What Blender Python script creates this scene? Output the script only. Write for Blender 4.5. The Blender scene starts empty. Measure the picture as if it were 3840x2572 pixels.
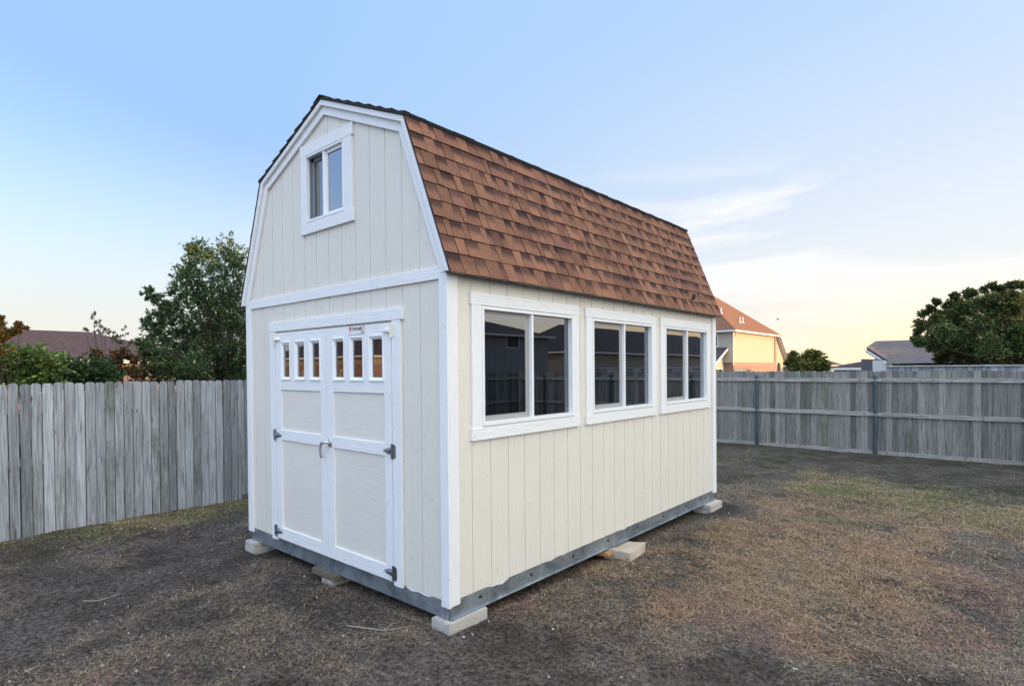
import bpy, math, random
import numpy as np
from mathutils import Vector, Matrix, noise as mnoise

scene = bpy.context.scene
# ------------------------------------------------------------------ camera
CAM = np.array([2.97060228, -2.75911378, 1.78367776])
YAW, PITCH, ROLL, FPX, CX, CY = 0.719779950, -0.0115288065, -0.00826170248, 2143.24922, 1898.91137, 1407.21406
def _axes():
    cy, sy, cp, sp = math.cos(YAW), math.sin(YAW), math.cos(PITCH), math.sin(PITCH)
    f = np.array([-sy*cp, cy*cp, sp]); rt = np.array([cy, sy, 0.0]); up = np.cross(rt, f)
    c, s = math.cos(ROLL), math.sin(ROLL)
    return np.array([rt*c + up*s, up*c - rt*s, f])
AX = _axes()
cam = bpy.data.cameras.new('camera')
camo = bpy.data.objects.new('camera', cam); scene.collection.objects.link(camo)
m = Matrix.Identity(4)
for i in range(3):
    m[i][0], m[i][1], m[i][2], m[i][3] = AX[0][i], AX[1][i], -AX[2][i], CAM[i]
camo.matrix_world = m
cam.sensor_width = 36; cam.lens = FPX/3840*36
cam.shift_x = (1920-CX)/3840; cam.shift_y = (CY-1286)/3840
cam.clip_start = 0.05; cam.clip_end = 3000
scene.camera = camo
def at(u, v, D):
    """surveyed point: direction given by the photo's bearing, D metres away on the ground plan"""
    d = AX.T @ np.array([(u-CX)/FPX, -(v-CY)/FPX, 1.0]); h = math.hypot(d[0], d[1])
    return CAM + d*(D/h)

# ------------------------------------------------------------------ light
SUN_AZ, SUN_EL = 25.0, 5.0
EXPOSURE = 1.9
SKY = 0.15
SKYTINT = (1.08, 0.90, 0.97); V1 = 0.56; V2 = 2.1; V3 = 2.3
scene.view_settings.view_transform = 'Standard'; scene.view_settings.look = 'None'
scene.view_settings.exposure = EXPOSURE; scene.view_settings.gamma = 1; scene.view_settings.use_curve_mapping = False
world = bpy.data.worlds.new('World'); scene.world = world; world.use_nodes = True
nt = world.node_tree; nt.nodes.clear()
def N(nt, t, **k):
    n = nt.nodes.new(t)
    for a, b in k.items(): setattr(n, a, b)
    return n
out = N(nt, 'ShaderNodeOutputWorld'); bg = N(nt, 'ShaderNodeBackground'); bg.inputs[1].default_value = SKY
sky = N(nt, 'ShaderNodeTexSky'); sky.sky_type = 'NISHITA'; sky.sun_disc = False
sky.sun_elevation = math.radians(SUN_EL); sky.sun_rotation = math.radians(90-SUN_AZ)
sky.air_density = 1.0; sky.dust_density = 0.6; sky.ozone_density = 3.0; sky.altitude = 0
# thin cirrus streaks
geo = N(nt, 'ShaderNodeTexCoord'); mp = N(nt, 'ShaderNodeMapping'); mp.inputs['Rotation'].default_value = (0.25, -0.5, 0.5); mp.inputs['Scale'].default_value = (1.2, 3.0, 9.0)
nz = N(nt, 'ShaderNodeTexNoise'); nz.inputs['Scale'].default_value = 1.6; nz.inputs['Detail'].default_value = 6; nz.inputs['Distortion'].default_value = 0.6
cr = N(nt, 'ShaderNodeValToRGB'); cr.color_ramp.elements[0].position = 0.47; cr.color_ramp.elements[1].position = 0.72
mul = N(nt, 'ShaderNodeMath', operation='MULTIPLY'); mul.inputs[1].default_value = 1.0
mx = N(nt, 'ShaderNodeMix', data_type='RGBA'); mx.blend_type = 'MIX'
cc = N(nt, 'ShaderNodeMix', data_type='RGBA'); cc.blend_type = 'MULTIPLY'; cc.inputs[0].default_value = 1
L = nt.links
L.new(geo.outputs['Generated'], mp.inputs[0]); L.new(mp.outputs[0], nz.inputs['Vector']); L.new(nz.outputs[0], cr.inputs[0]); L.new(cr.outputs[0], mul.inputs[0])
bw = N(nt, 'ShaderNodeRGBToBW'); L.new(sky.outputs[0], bw.inputs[0])
cb = N(nt, 'ShaderNodeCombineColor')
for i, k in enumerate((1.75, 1.65, 1.6)):
    q = N(nt, 'ShaderNodeMath', operation='MULTIPLY'); q.inputs[1].default_value = k; L.new(bw.outputs[0], q.inputs[0]); L.new(q.outputs[0], cb.inputs[i])
K = 1.0/(2**EXPOSURE*SKY)          # sky value that displays as full white
def wmix(f, a, b_, mode='MIX'):
    n = N(nt, 'ShaderNodeMix', data_type='RGBA'); n.blend_type = mode
    for sck, v in ((n.inputs[0], f), (n.inputs[6], a), (n.inputs[7], b_)):
        if isinstance(v, bpy.types.NodeSocket): L.new(v, sck)
        elif isinstance(v, tuple): sck.default_value = (*v, 1)
        else: sck.default_value = v
    return n.outputs[2]
def lobe(az, el, lo, hi, power=1.0):
    a_, e_ = math.radians(az), math.radians(el); vm = N(nt, 'ShaderNodeVectorMath', operation='DOT_PRODUCT'); L.new(geo.outputs['Generated'], vm.inputs[0]); vm.inputs[1].default_value = (math.cos(e_)*math.cos(a_), math.cos(e_)*math.sin(a_), math.sin(e_))
    mr = N(nt, 'ShaderNodeMapRange'); mr.interpolation_type = 'SMOOTHSTEP'; mr.inputs[1].default_value = lo; mr.inputs[2].default_value = hi; L.new(vm.outputs['Value'], mr.inputs[0]); return mr.outputs[0]
def wm(op, a, b_):
    n = N(nt, 'ShaderNodeMath', operation=op)
    for sck, v in ((n.inputs[0], a), (n.inputs[1], b_)):
        if isinstance(v, bpy.types.NodeSocket): L.new(v, sck)
        else: sck.default_value = v
    return n.outputs[0]
hue = wmix(1.0, sky.outputs[0], SKYTINT, 'MULTIPLY')
bw2 = N(nt, 'ShaderNodeRGBToBW'); L.new(hue, bw2.inputs[0])
soft = wmix(0.16, hue, bw2.outputs[0])
kk = wm('DIVIDE', 1.16, wm('ADD', 1.0, wm('MULTIPLY', bw2.outputs[0], 0.26/K)))
vs_ = N(nt, 'ShaderNodeVectorMath', operation='SCALE'); L.new(soft, vs_.inputs[0]); L.new(kk, vs_.inputs['Scale']); soft = vs_.outputs[0]
soft = wmix(1.0, soft, (K*0.34, K*0.60, K*0.98), 'LIGHTEN')
sz0 = N(nt, 'ShaderNodeSeparateXYZ'); L.new(geo.outputs['Generated'], sz0.inputs[0])
def band(a_, b_):
    n = N(nt, 'ShaderNodeMapRange'); n.interpolation_type = 'SMOOTHSTEP'; n.inputs[1].default_value = a_; n.inputs[2].default_value = b_; L.new(sz0.outputs[2], n.inputs[0]); return n.outputs[0]
soft = wmix(wm('MULTIPLY', band(0.36, -0.02), 0.97), soft, (K*0.885, K*0.868, K*0.80))
# thin high veil, denser toward the sunset, with a few wisps
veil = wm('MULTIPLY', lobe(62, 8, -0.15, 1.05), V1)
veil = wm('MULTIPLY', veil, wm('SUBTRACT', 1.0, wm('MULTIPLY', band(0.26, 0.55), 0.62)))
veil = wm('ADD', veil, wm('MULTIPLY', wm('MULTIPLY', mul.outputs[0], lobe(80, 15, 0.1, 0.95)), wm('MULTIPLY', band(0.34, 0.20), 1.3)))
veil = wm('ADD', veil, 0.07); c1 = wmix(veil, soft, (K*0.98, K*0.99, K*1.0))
sz = N(nt, 'ShaderNodeSeparateXYZ'); L.new(geo.outputs['Generated'], sz.inputs[0])
low = N(nt, 'ShaderNodeMapRange'); low.interpolation_type = 'SMOOTHSTEP'; low.inputs[1].default_value = 0.17; low.inputs[2].default_value = 0.01; L.new(sz.outputs[2], low.inputs[0])
gold = wm('MULTIPLY', low.outputs[0], lobe(45, 3, 0.05, 0.98)); c1 = wmix(wm('MULTIPLY', gold, wm('ADD', wm('MULTIPLY', gold, 0.55), 0.45)), c1, (K*1.5, K*1.02, K*0.42))
# added bright sky lobes outside the view, lifting the light on walls and ground
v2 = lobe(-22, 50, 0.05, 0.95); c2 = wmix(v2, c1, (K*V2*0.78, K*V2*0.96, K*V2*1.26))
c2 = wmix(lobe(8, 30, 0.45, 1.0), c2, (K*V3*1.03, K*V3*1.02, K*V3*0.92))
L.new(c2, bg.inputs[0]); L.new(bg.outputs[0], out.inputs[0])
sd = bpy.data.lights.new('sun', 'SUN'); sd.energy = 2.0; sd.angle = math.radians(0.5); sd.color = (1.0, 0.56, 0.24)
so = bpy.data.objects.new('sun', sd); scene.collection.objects.link(so)
sv = Vector((math.cos(math.radians(SUN_EL))*math.cos(math.radians(SUN_AZ)), math.cos(math.radians(SUN_EL))*math.sin(math.radians(SUN_AZ)), math.sin(math.radians(SUN_EL))))
so.rotation_euler = (-sv).to_track_quat('-Z', 'Y').to_euler(); so.location = (20, 10, 20)

# ------------------------------------------------------------------ object helpers
col = scene.collection
def tag(o, label=None, cat=None, group=None, kind=None):
    for k, v in (('label', label), ('category', cat), ('group', group), ('kind', kind)):
        if v: o[k] = v
    return o
def thing(name, label, cat, loc=(0, 0, 0), group=None):
    o = bpy.data.objects.new(name, None); col.objects.link(o); o.location = loc; o.empty_display_size = 0.1
    return tag(o, label, cat, group)
class MB:
    def __init__(s): s.v = []; s.f = []; s.mi = []; s.c = []; s.uv = []; s.cur = 0; s.tint = (0.5, 0.5, 0.5)
    def poly(s, pts, uv=None):
        b = len(s.v); s.v += [tuple(map(float, p)) for p in pts]; s.f.append(tuple(range(b, b+len(pts)))); s.mi.append(s.cur); s.c.append(s.tint); s.uv.append(uv)
    def faces(s, vs, fs):
        b = len(s.v); s.v += [tuple(map(float, p)) for p in vs]
        for f in fs: s.f.append(tuple(b+i for i in f)); s.mi.append(s.cur); s.c.append(s.tint); s.uv.append(None)
    def box(s, x0, x1, y0, y1, z0, z1):
        x0, x1 = min(x0, x1), max(x0, x1); y0, y1 = min(y0, y1), max(y0, y1); z0, z1 = min(z0, z1), max(z0, z1)
        s.faces([(x0,y0,z0),(x1,y0,z0),(x1,y1,z0),(x0,y1,z0),(x0,y0,z1),(x1,y0,z1),(x1,y1,z1),(x0,y1,z1)],
                [(0,3,2,1),(4,5,6,7),(0,1,5,4),(1,2,6,5),(2,3,7,6),(3,0,4,7)]); return s
    def prism(s, pts, ax, a, b):
        """pts 2d polygon in the two other axes (in order), extruded along axis ax from a to b"""
        ar = sum(pts[i][0]*pts[(i+1) % len(pts)][1]-pts[(i+1) % len(pts)][0]*pts[i][1] for i in range(len(pts)))
        def P(p, t):
            return {0: (t, p[0], p[1]), 1: (p[0], t, p[1]), 2: (p[0], p[1], t)}[ax]
        if (ar > 0) == (ax == 1): pts = pts[::-1]
        if a > b: a, b = b, a
        n = len(pts)
        s.faces([P(p, a) for p in pts]+[P(p, b) for p in pts], [tuple(range(n))[::-1], tuple(range(n, 2*n))]+[(i, (i+1) % n, n+(i+1) % n, n+i) for i in range(n)]); return s
    def tube(s, path, rad, n=7, cap=True):
        path = [Vector(p) for p in path]
        if not hasattr(rad, '__len__'): rad = [rad]*len(path)
        vs = []; up = Vector((0.31, 0.17, 0.93)).normalized()
        for i, p in enumerate(path):
            d = (path[min(i+1, len(path)-1)]-path[max(i-1, 0)]).normalized()
            a = d.cross(up)
            if a.length < 1e-3: a = d.cross(Vector((1, 0, 0)))
            a.normalize(); b = d.cross(a)
            for k in range(n):
                t = 2*math.pi*k/n; vs.append(p+(a*math.cos(t)+b*math.sin(t))*rad[i])
        fs = [(i*n+k, i*n+(k+1) % n, (i+1)*n+(k+1) % n, (i+1)*n+k) for i in range(len(path)-1) for k in range(n)]
        if cap: fs += [tuple(range(n))[::-1], tuple((len(path)-1)*n+k for k in range(n))]
        s.faces([tuple(v) for v in vs], fs); return s
    def build(s, name, mats, parent=None, smooth=False, bevel=0, label=None):
        me = bpy.data.meshes.new(name); me.from_pydata(s.v, [], s.f)
        if not isinstance(mats, (list, tuple)): mats = [mats]
        for mm in mats: me.materials.append(mm)
        me.polygons.foreach_set('material_index', s.mi)
        at_ = me.color_attributes.new('tint', 'FLOAT_COLOR', 'CORNER')
        tot = np.array([len(f) for f in s.f]); cc_ = np.repeat(np.array([list(c)+[1] for c in s.c], dtype=np.float32), tot, axis=0)
        at_.data.foreach_set('color', cc_.ravel())
        if any(u is not None for u in s.uv):
            ul = me.uv_layers.new(name='UVMap'); arr = []
            for f, u in zip(s.f, s.uv): arr += (list(u) if u is not None else [(0, 0)]*len(f))
            ul.data.foreach_set('uv', np.array(arr, dtype=np.float32).ravel())
        if smooth: me.polygons.foreach_set('use_smooth', [True]*len(me.polygons))
        me.update()
        o = bpy.data.objects.new(name, me); col.objects.link(o)
        if parent is not None:
            o.parent = parent
            pl = Vector((0, 0, 0)); q = parent
            while q is not None: pl += q.location; q = q.parent
            me.transform(Matrix.Translation(-pl))
        if bevel:
            bm = o.modifiers.new('bevel', 'BEVEL'); bm.width = bevel; bm.segments = 2; bm.limit_method = 'ANGLE'; bm.angle_limit = 0.6
        if label: o['label'] = label
        return o

# ------------------------------------------------------------------ materials
class G:
    def __init__(s, name):
        s.m = bpy.data.materials.new(name); s.m.use_nodes = True; s.t = s.m.node_tree; s.n = s.t.nodes; s.l = s.t.links
        s.b = s.n['Principled BSDF']; s.o = s.n['Material Output']
    def new(s, t, **k): return N(s.t, t, **k)
    def set(s, sock, v):
        if hasattr(v, 'links') or isinstance(v, bpy.types.NodeSocket): s.l.new(v, sock)
        elif isinstance(v, (tuple, list)) and len(v) == 3 and sock.type == 'RGBA': sock.default_value = (*v, 1)
        else: sock.default_value = v
    def coord(s, scale=(1, 1, 1), kind='Object', rot=(0, 0, 0)):
        c = s.new('ShaderNodeTexCoord'); mpp = s.new('ShaderNodeMapping'); mpp.inputs['Scale'].default_value = scale; mpp.inputs['Rotation'].default_value = rot
        s.l.new(c.outputs[kind], mpp.inputs[0]); return mpp.outputs[0]
    def noise(s, vec, scale, detail=4, rough=0.55, dist=0):
        n = s.new('ShaderNodeTexNoise'); s.l.new(vec, n.inputs['Vector']); n.inputs['Scale'].default_value = scale; n.inputs['Detail'].default_value = detail; n.inputs['Roughness'].default_value = rough; n.inputs['Distortion'].default_value = dist
        return n.outputs[0]
    def ramp(s, f, *stops):
        r = s.new('ShaderNodeValToRGB'); s.l.new(f, r.inputs[0]); e = r.color_ramp.elements
        while len(e) < len(stops): e.new(0.5)
        for x, (p, c) in zip(e, stops):
            x.position = p; x.color = (*c, 1) if isinstance(c, (tuple, list)) else (c, c, c, 1)
        return r.outputs[0]
    def mix(s, f, a, b, mode='MIX'):
        n = s.new('ShaderNodeMix', data_type='RGBA'); n.blend_type = mode; s.set(n.inputs[0], f); s.set(n.inputs[6], a); s.set(n.inputs[7], b); return n.outputs[2]
    def math(s, op, a, b=0.0):
        n = s.new('ShaderNodeMath', operation=op); s.set(n.inputs[0], a); s.set(n.inputs[1], b); return n.outputs[0]
    def attr(s, name='tint'):
        a = s.new('ShaderNodeAttribute'); a.attribute_name = name; sp = s.new('ShaderNodeSeparateColor'); s.l.new(a.outputs['Color'], sp.inputs[0]); return a.outputs['Color'], sp.outputs
    def bump(s, h, strength=0.3, dist=0.01):
        b = s.new('ShaderNodeBump'); b.inputs['Strength'].default_value = strength; b.inputs['Distance'].default_value = dist; s.l.new(h, b.inputs['Height']); s.l.new(b.outputs[0], s.b.inputs['Normal'])
    def fin(s, color=None, rough=0.6, metal=0, spec=0.5):
        if color is not None: s.set(s.b.inputs['Base Color'], color)
        s.set(s.b.inputs['Roughness'], rough); s.b.inputs['Metallic'].default_value = metal; s.b.inputs['Specular IOR Level'].default_value = spec
        return s.m

def paint(name, colr, scale, amt=0.35, rough=0.5):
    g = G(name); v = g.coord(scale); a = g.noise(v, 1, 5, 0.6, 0.4); w = g.noise(g.coord((1, 1, 1)), 2.2, 5, 0.6)
    f = g.noise(g.coord((60, 60, 60)), 1, 2)
    speck = g.ramp(g.noise(g.coord((38, 38, 38)), 1, 2, 0.5), (0.26, 0.55), (0.31, 1.0))
    c = g.mix(g.ramp(w, (0.35, 0.0), (0.7, 0.35)), colr, tuple(x*0.90 for x in colr))
    c = g.mix(1.0, c, g.ramp(a, (0.3, 0.95), (0.65, 1.0)), 'MULTIPLY')
    c = g.mix(1.0, c, g.mix(0.5, (1, 1, 1), speck), 'MULTIPLY')
    g.bump(g.math('ADD', a, g.math('MULTIPLY', f, 0.15)), amt, 0.006)
    return g.fin(c, rough, spec=0.35)
CREAM = (0.78, 0.735, 0.66); WHITE = (0.86, 0.86, 0.87)
M = {}
M['siding'] = paint('painted_siding', CREAM, (55, 55, 5), 0.8)
M['trim_v'] = paint('white_trim_upright', WHITE, (60, 60, 6), 0.75)
M['trim_x'] = paint('white_trim_level', WHITE, (6, 6, 60), 0.75)
M['panel'] = paint('door_panel_paint', (0.78, 0.735, 0.67), (6, 6, 50), 0.35)
g = G('white_vinyl'); M['vinyl'] = g.fin((0.83, 0.84, 0.86), 0.3)
g = G('painted_gap_shadow'); M['gap_dark'] = g.fin((0.03, 0.03, 0.035), 0.8)  # near-black colour painted in for the shade of door gaps and steel slots
g = G('shaded_sash_vinyl'); M['sash_dark'] = g.fin((0.22, 0.24, 0.27), 0.4)  # vinyl coloured darker to stand for the unlit loft window recess
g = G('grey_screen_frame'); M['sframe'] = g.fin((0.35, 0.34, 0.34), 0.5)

def glass(name, tint, boost, base=0.04, ior=1.5):
    g = G(name); g.n.remove(g.b)
    tr = g.new('ShaderNodeBsdfTransparent'); tr.inputs[0].default_value = (*tint, 1)
    gl = g.new('ShaderNodeBsdfGlossy'); gl.inputs['Roughness'].default_value = 0.0; gl.inputs[0].default_value = (0.95, 0.97, 1, 1)
    fr = g.new('ShaderNodeFresnel'); fr.inputs[0].default_value = ior
    f = g.math('MINIMUM', g.math('ADD', g.math('MULTIPLY', fr.outputs[0], boost), base), 1.0)
    wv = g.noise(g.coord((1, 1, 1)), 1.3, 1); b = g.new('ShaderNodeBump'); b.inputs['Strength'].default_value = 0.04; b.inputs['Distance'].default_value = 0.02
    g.l.new(wv, b.inputs['Height']); g.l.new(b.outputs[0], gl.inputs['Normal'])
    ms = g.new('ShaderNodeMixShader'); g.l.new(f, ms.inputs[0]); g.l.new(tr.outputs[0], ms.inputs[1]); g.l.new(gl.outputs[0], ms.inputs[2]); g.l.new(ms.outputs[0], g.o.inputs[0])
    return g.m
M['glass'] = glass('double_glazing', (0.42, 0.44, 0.45), 2.7)
M['glass_loft'] = glass('coated_loft_glazing', (0.3, 0.36, 0.42), 2.2, 0.22)
M['glass_house'] = glass('house_glazing', (0.2, 0.22, 0.25), 1.8)
g = G('insect_screen'); g.n.remove(g.b)
tr = g.new('ShaderNodeBsdfTransparent'); df = g.new('ShaderNodeBsdfDiffuse'); df.inputs[0].default_value = (0.035, 0.03, 0.032, 1); ms = g.new('ShaderNodeMixShader')
mesh_n = g.noise(g.coord((8, 8, 8)), 1, 3); g.l.new(g.ramp(mesh_n, (0.3, 0.42), (0.7, 0.50)), ms.inputs[0]); g.l.new(tr.outputs[0], ms.inputs[1]); g.l.new(df.outputs[0], ms.inputs[2]); g.l.new(ms.outputs[0], g.o.inputs[0]); M['screen'] = g.m

# shingles: tint = (brightness, dark blend amount, redness), uv.y runs up each tab
g = G('brown_shingle'); colr, sp = g.attr()
uvn = g.new('ShaderNodeUVMap'); uvn.uv_map = 'UVMap'; sx = g.new('ShaderNodeSeparateXYZ'); g.l.new(uvn.outputs[0], sx.inputs[0])
v1 = g.coord((1, 1, 1)); gran = g.noise(v1, 330, 3, 0.75); gran2 = g.noise(v1, 150, 2, 0.6); blot = g.noise(v1, 9, 3)
base = g.mix(sp[2], (0.245, 0.112, 0.066), (0.190, 0.078, 0.060))
base = g.mix(g.ramp(gran, (0.44, 0.0), (0.64, 0.55)), base, (0.46, 0.25, 0.15))
base = g.mix(g.ramp(gran2, (0.36, 0.7), (0.52, 0.0)), base, (0.055, 0.030, 0.030))
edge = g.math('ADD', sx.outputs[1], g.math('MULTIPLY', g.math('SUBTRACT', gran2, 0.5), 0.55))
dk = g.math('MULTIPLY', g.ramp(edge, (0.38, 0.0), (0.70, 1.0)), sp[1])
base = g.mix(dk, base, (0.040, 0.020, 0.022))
br = g.math('ADD', 0.80, g.math('MULTIPLY', sp[0], 0.45))
base = g.mix(1.0, base, g.ramp(blot, (0.3, 0.85), (0.7, 1.0)), 'MULTIPLY')
vm = g.new('ShaderNodeVectorMath', operation='SCALE'); g.l.new(base, vm.inputs[0]); g.l.new(br, vm.inputs['Scale'])
g.bump(gran, 0.6, 0.003); M['shingle'] = g.fin(vm.outputs[0], 0.9, spec=0.2)
g = G('black_shingle_edge'); M['edge'] = g.fin((0.018, 0.016, 0.018), 0.85)
g = G('dark_drip_edge'); M['drip'] = g.fin((0.10, 0.09, 0.075), 0.45, 0.3)
g = G('galvanised_steel'); v = g.coord((1, 1, 1)); a = g.noise(v, 5, 6, 0.65, 0.8); b_ = g.noise(g.coord((6, 6, 60)), 1, 4)
vor = g.new('ShaderNodeTexVoronoi'); vor.inputs['Scale'].default_value = 60; g.l.new(v, vor.inputs['Vector'])
c = g.mix(g.ramp(a, (0.35, 0.0), (0.68, 1.0)), (0.20, 0.23, 0.27), (0.43, 0.48, 0.53)); c = g.mix(0.25, c, vor.outputs['Color'], 'SOFT_LIGHT')
sm = g.ramp(g.noise(g.coord((3, 3, 22)), 1, 6, 0.7), (0.68, 0.0), (0.72, 0.6)); c = g.mix(sm, c, (0.62, 0.60, 0.56))
g.bump(a, 0.15, 0.01); M['steel'] = g.fin(c, g.ramp(b_, (0.3, 0.30), (0.7, 0.5)), 0.65)
g = G('hinge_metal'); a = g.noise(g.coord((30, 30, 30)), 1, 3); M['hinge'] = g.fin(g.ramp(a, (0.3, (0.20, 0.21, 0.23)), (0.7, (0.38, 0.39, 0.42))), 0.28, 0.9)
g = G('satin_handle_metal'); M['handle'] = g.fin((0.60, 0.61, 0.63), 0.32, 0.6)
g = G('painted_hinge'); M['hinge_white'] = g.fin((0.80, 0.78, 0.70), 0.4)
g = G('plate_white'); M['plate'] = g.fin((0.82, 0.82, 0.84), 0.4)
g = G('plate_black'); M['ink'] = g.fin((0.02, 0.02, 0.025), 0.5)
g = G('plate_red'); M['red'] = g.fin((0.55, 0.05, 0.07), 0.5)
g = G('plate_grey'); M['greyink'] = g.fin((0.35, 0.35, 0.5), 0.5)
def concrete(name, c0, c1):
    g = G(name); v = g.coord((1, 1, 1)); a = g.noise(v, 9, 6, 0.65); b_ = g.noise(v, 90, 3); pit = g.ramp(g.noise(v, 55, 2), (0.28, 0.35), (0.36, 1.0))
    c = g.mix(a, c0, c1); c = g.mix(1.0, c, pit, 'MULTIPLY'); g.bump(g.math('ADD', a, g.math('MULTIPLY', b_, 0.4)), 0.5, 0.01); return g.fin(c, 0.9, spec=0.2)
M['conc'] = concrete('pale_concrete', (0.36, 0.33, 0.31), (0.60, 0.56, 0.52))
M['conc2'] = concrete('tan_concrete', (0.38, 0.32, 0.25), (0.58, 0.51, 0.42))
def wood(name, c0, c1, scale=(40, 40, 2.5), rough=0.8):
    g = G(name); a = g.noise(g.coord(scale), 1, 6, 0.6, 0.5); b_ = g.noise(g.coord((2, 2, 2)), 1, 3); _, s2 = g.attr()
    c = g.mix(a, c0, c1); c = g.mix(g.math('MULTIPLY', b_, 0.4), c, tuple(x*0.6 for x in c0)); g.bump(a, 0.4, 0.004); return g.fin(c, rough, spec=0.2)
M['pine'] = wood('pine_stud', (0.18, 0.10, 0.055), (0.34, 0.21, 0.12))
M['osb'] = wood('wood_sheathing', (0.07, 0.045, 0.03), (0.14, 0.09, 0.055), (14, 14, 14))
M['oldwood'] = wood('old_board', (0.10, 0.08, 0.06), (0.24, 0.20, 0.16), (8, 60, 60))
M['freshwood'] = wood('shim_wood', (0.40, 0.20, 0.09), (0.60, 0.36, 0.18), (10, 60, 60))
# weathered fence: tint = (brightness, stain amount, hue)
def fencewood(name, k=1.0, sc=(70, 70, 2.2), warm=False):
    g = G(name); colr, s3 = g.attr(); rnd = g.new('ShaderNodeVectorMath', operation='SCALE'); rnd.inputs['Scale'].default_value = 37.0; g.l.new(colr, rnd.inputs[0])
    def cv(scale):
        add = g.new('ShaderNodeVectorMath', operation='ADD'); g.l.new(g.coord(scale), add.inputs[0]); g.l.new(rnd.outputs[0], add.inputs[1]); return add.outputs[0]
    grain = g.noise(cv(sc), 1, 6, 0.7, 0.6); streak = g.noise(cv((34, 34, 1.6)), 1, 6, 0.72, 1.2); patch = g.noise(cv((2.0, 2.0, 1.3)), 1, 5, 0.65)
    c = g.mix(g.ramp(grain, (0.32, 0.0), (0.66, 1.0)), (0.13*k, 0.135*k, 0.145*k), (0.42*k, 0.44*k, 0.47*k))
    c = g.mix(g.ramp(streak, (0.34, 0.8), (0.44, 0.0)), c, (0.06, 0.065, 0.07))
    c = g.mix(g.ramp(streak, (0.60, 0.0), (0.75, 0.45)), c, (0.58, 0.57, 0.56))
    c = g.mix(g.math('MULTIPLY', g.ramp(patch, (0.48, 0.0), (0.66, 1.0)), g.math('MULTIPLY', s3[1], 0.75)), c, (0.10, 0.13, 0.065))
    c = g.mix(g.math('MULTIPLY', g.ramp(patch, (0.30, 1.0), (0.44, 0.0)), g.math('MULTIPLY', s3[2], 0.4)), c, (0.25, 0.16, 0.15))
    vr = g.new('ShaderNodeTexVoronoi'); g.l.new(cv((9, 9, 2.2)), vr.inputs['Vector']); vr.inputs['Scale'].default_value = 1.0
    c = g.mix(g.ramp(vr.outputs['Distance'], (0.055, 0.8), (0.10, 0.0)), c, (0.05, 0.04, 0.035))
    c = g.mix(1.0, c, (1.10, 1.0, 0.86) if warm else (1, 1, 1), 'MULTIPLY')
    br = g.math('ADD', 0.45, g.math('MULTIPLY', s3[0], 0.85)); vm = g.new('ShaderNodeVectorMath', operation='SCALE'); g.l.new(c, vm.inputs[0]); g.l.new(br, vm.inputs['Scale'])
    g.bump(g.math('ADD', grain, streak), 0.7, 0.006); return g.fin(vm.outputs[0], 0.9, spec=0.15)
M['fence'] = fencewood('weathered_picket', 1.3); M['fence_back'] = fencewood('weathered_back_picket', 0.88, (70, 70, 2.2), True); M['rail'] = fencewood('weathered_rail', 1.15, (2.2, 2.2, 60), True)
g = G('post_metal'); a = g.noise(g.coord((20, 20, 3)), 1, 4); M['post'] = g.fin(g.ramp(a, (0.3, (0.05, 0.075, 0.09)), (0.7, (0.10, 0.14, 0.165))), 0.5, 0.4)
g = G('bracket_metal'); M['bracket'] = g.fin((0.5, 0.5, 0.5), 0.4, 0.7)
# ground
g = G('soil_and_thatch'); v = g.coord((1, 1, 1)); v2 = g.coord((7, 38, 38), rot=(0, 0, 0.75)); v3 = g.coord((38, 7, 38), rot=(0, 0, 0.3))
big = g.noise(v, 0.55, 6, 0.62, 0.4); mid = g.noise(v, 3.2, 5, 0.65); fine = g.noise(v, 30, 5, 0.75); f1 = g.noise(v2, 1, 5, 0.75, 0.8); f2 = g.noise(v3, 1, 5, 0.75, 0.8); vf = g.noise(v, 140, 3, 0.7)
_, gs = g.attr('zone')
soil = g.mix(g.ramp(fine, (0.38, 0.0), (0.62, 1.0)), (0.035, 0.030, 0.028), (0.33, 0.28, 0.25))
soil = g.mix(g.ramp(g.noise(v, 75, 3, 0.7), (0.36, 0.75), (0.50, 0.0)), soil, (0.035, 0.030, 0.028))  # dark pits in the soil colour stand in for cavity shade
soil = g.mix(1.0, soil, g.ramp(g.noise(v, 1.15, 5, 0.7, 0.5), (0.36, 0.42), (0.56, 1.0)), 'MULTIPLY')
th = g.mix(g.ramp(f1, (0.35, 0.0), (0.62, 1.0)), (0.11, 0.085, 0.06), (0.46, 0.355, 0.245)); th = g.mix(g.ramp(f2, (0.5, 0.0), (0.7, 0.7)), th, (0.38, 0.30, 0.21))
zf = g.math('ADD', g.math('MULTIPLY', mid, 0.9), g.math('ADD', g.math('MULTIPLY', big, 0.9), gs[0]))
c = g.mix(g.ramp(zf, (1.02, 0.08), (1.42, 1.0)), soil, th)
c = g.mix(g.math('MULTIPLY', g.ramp(mid, (0.45, 0.0), (0.6, 0.8)), gs[1]), c, (0.055, 0.075, 0.032))
c = g.mix(g.ramp(g.noise(v, 1.9, 4, 0.6), (0.62, 0.0), (0.72, 0.30)), c, (0.17, 0.085, 0.07))
c = g.mix(g.ramp(vf, (0.66, 0.0), (0.72, 0.6)), c, (0.30, 0.27, 0.23))
c = g.mix(gs[2], c, g.mix(fine, (0.05, 0.05, 0.045), (0.09, 0.09, 0.085)))
hh = g.math('ADD', g.math('MULTIPLY', fine, 1.2), g.math('ADD', g.math('MULTIPLY', f1, 0.9), g.math('MULTIPLY', vf, 0.35)))
g.bump(hh, 1.0, 0.06); M['ground'] = g.fin(c, 0.95, spec=0.1)
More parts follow.
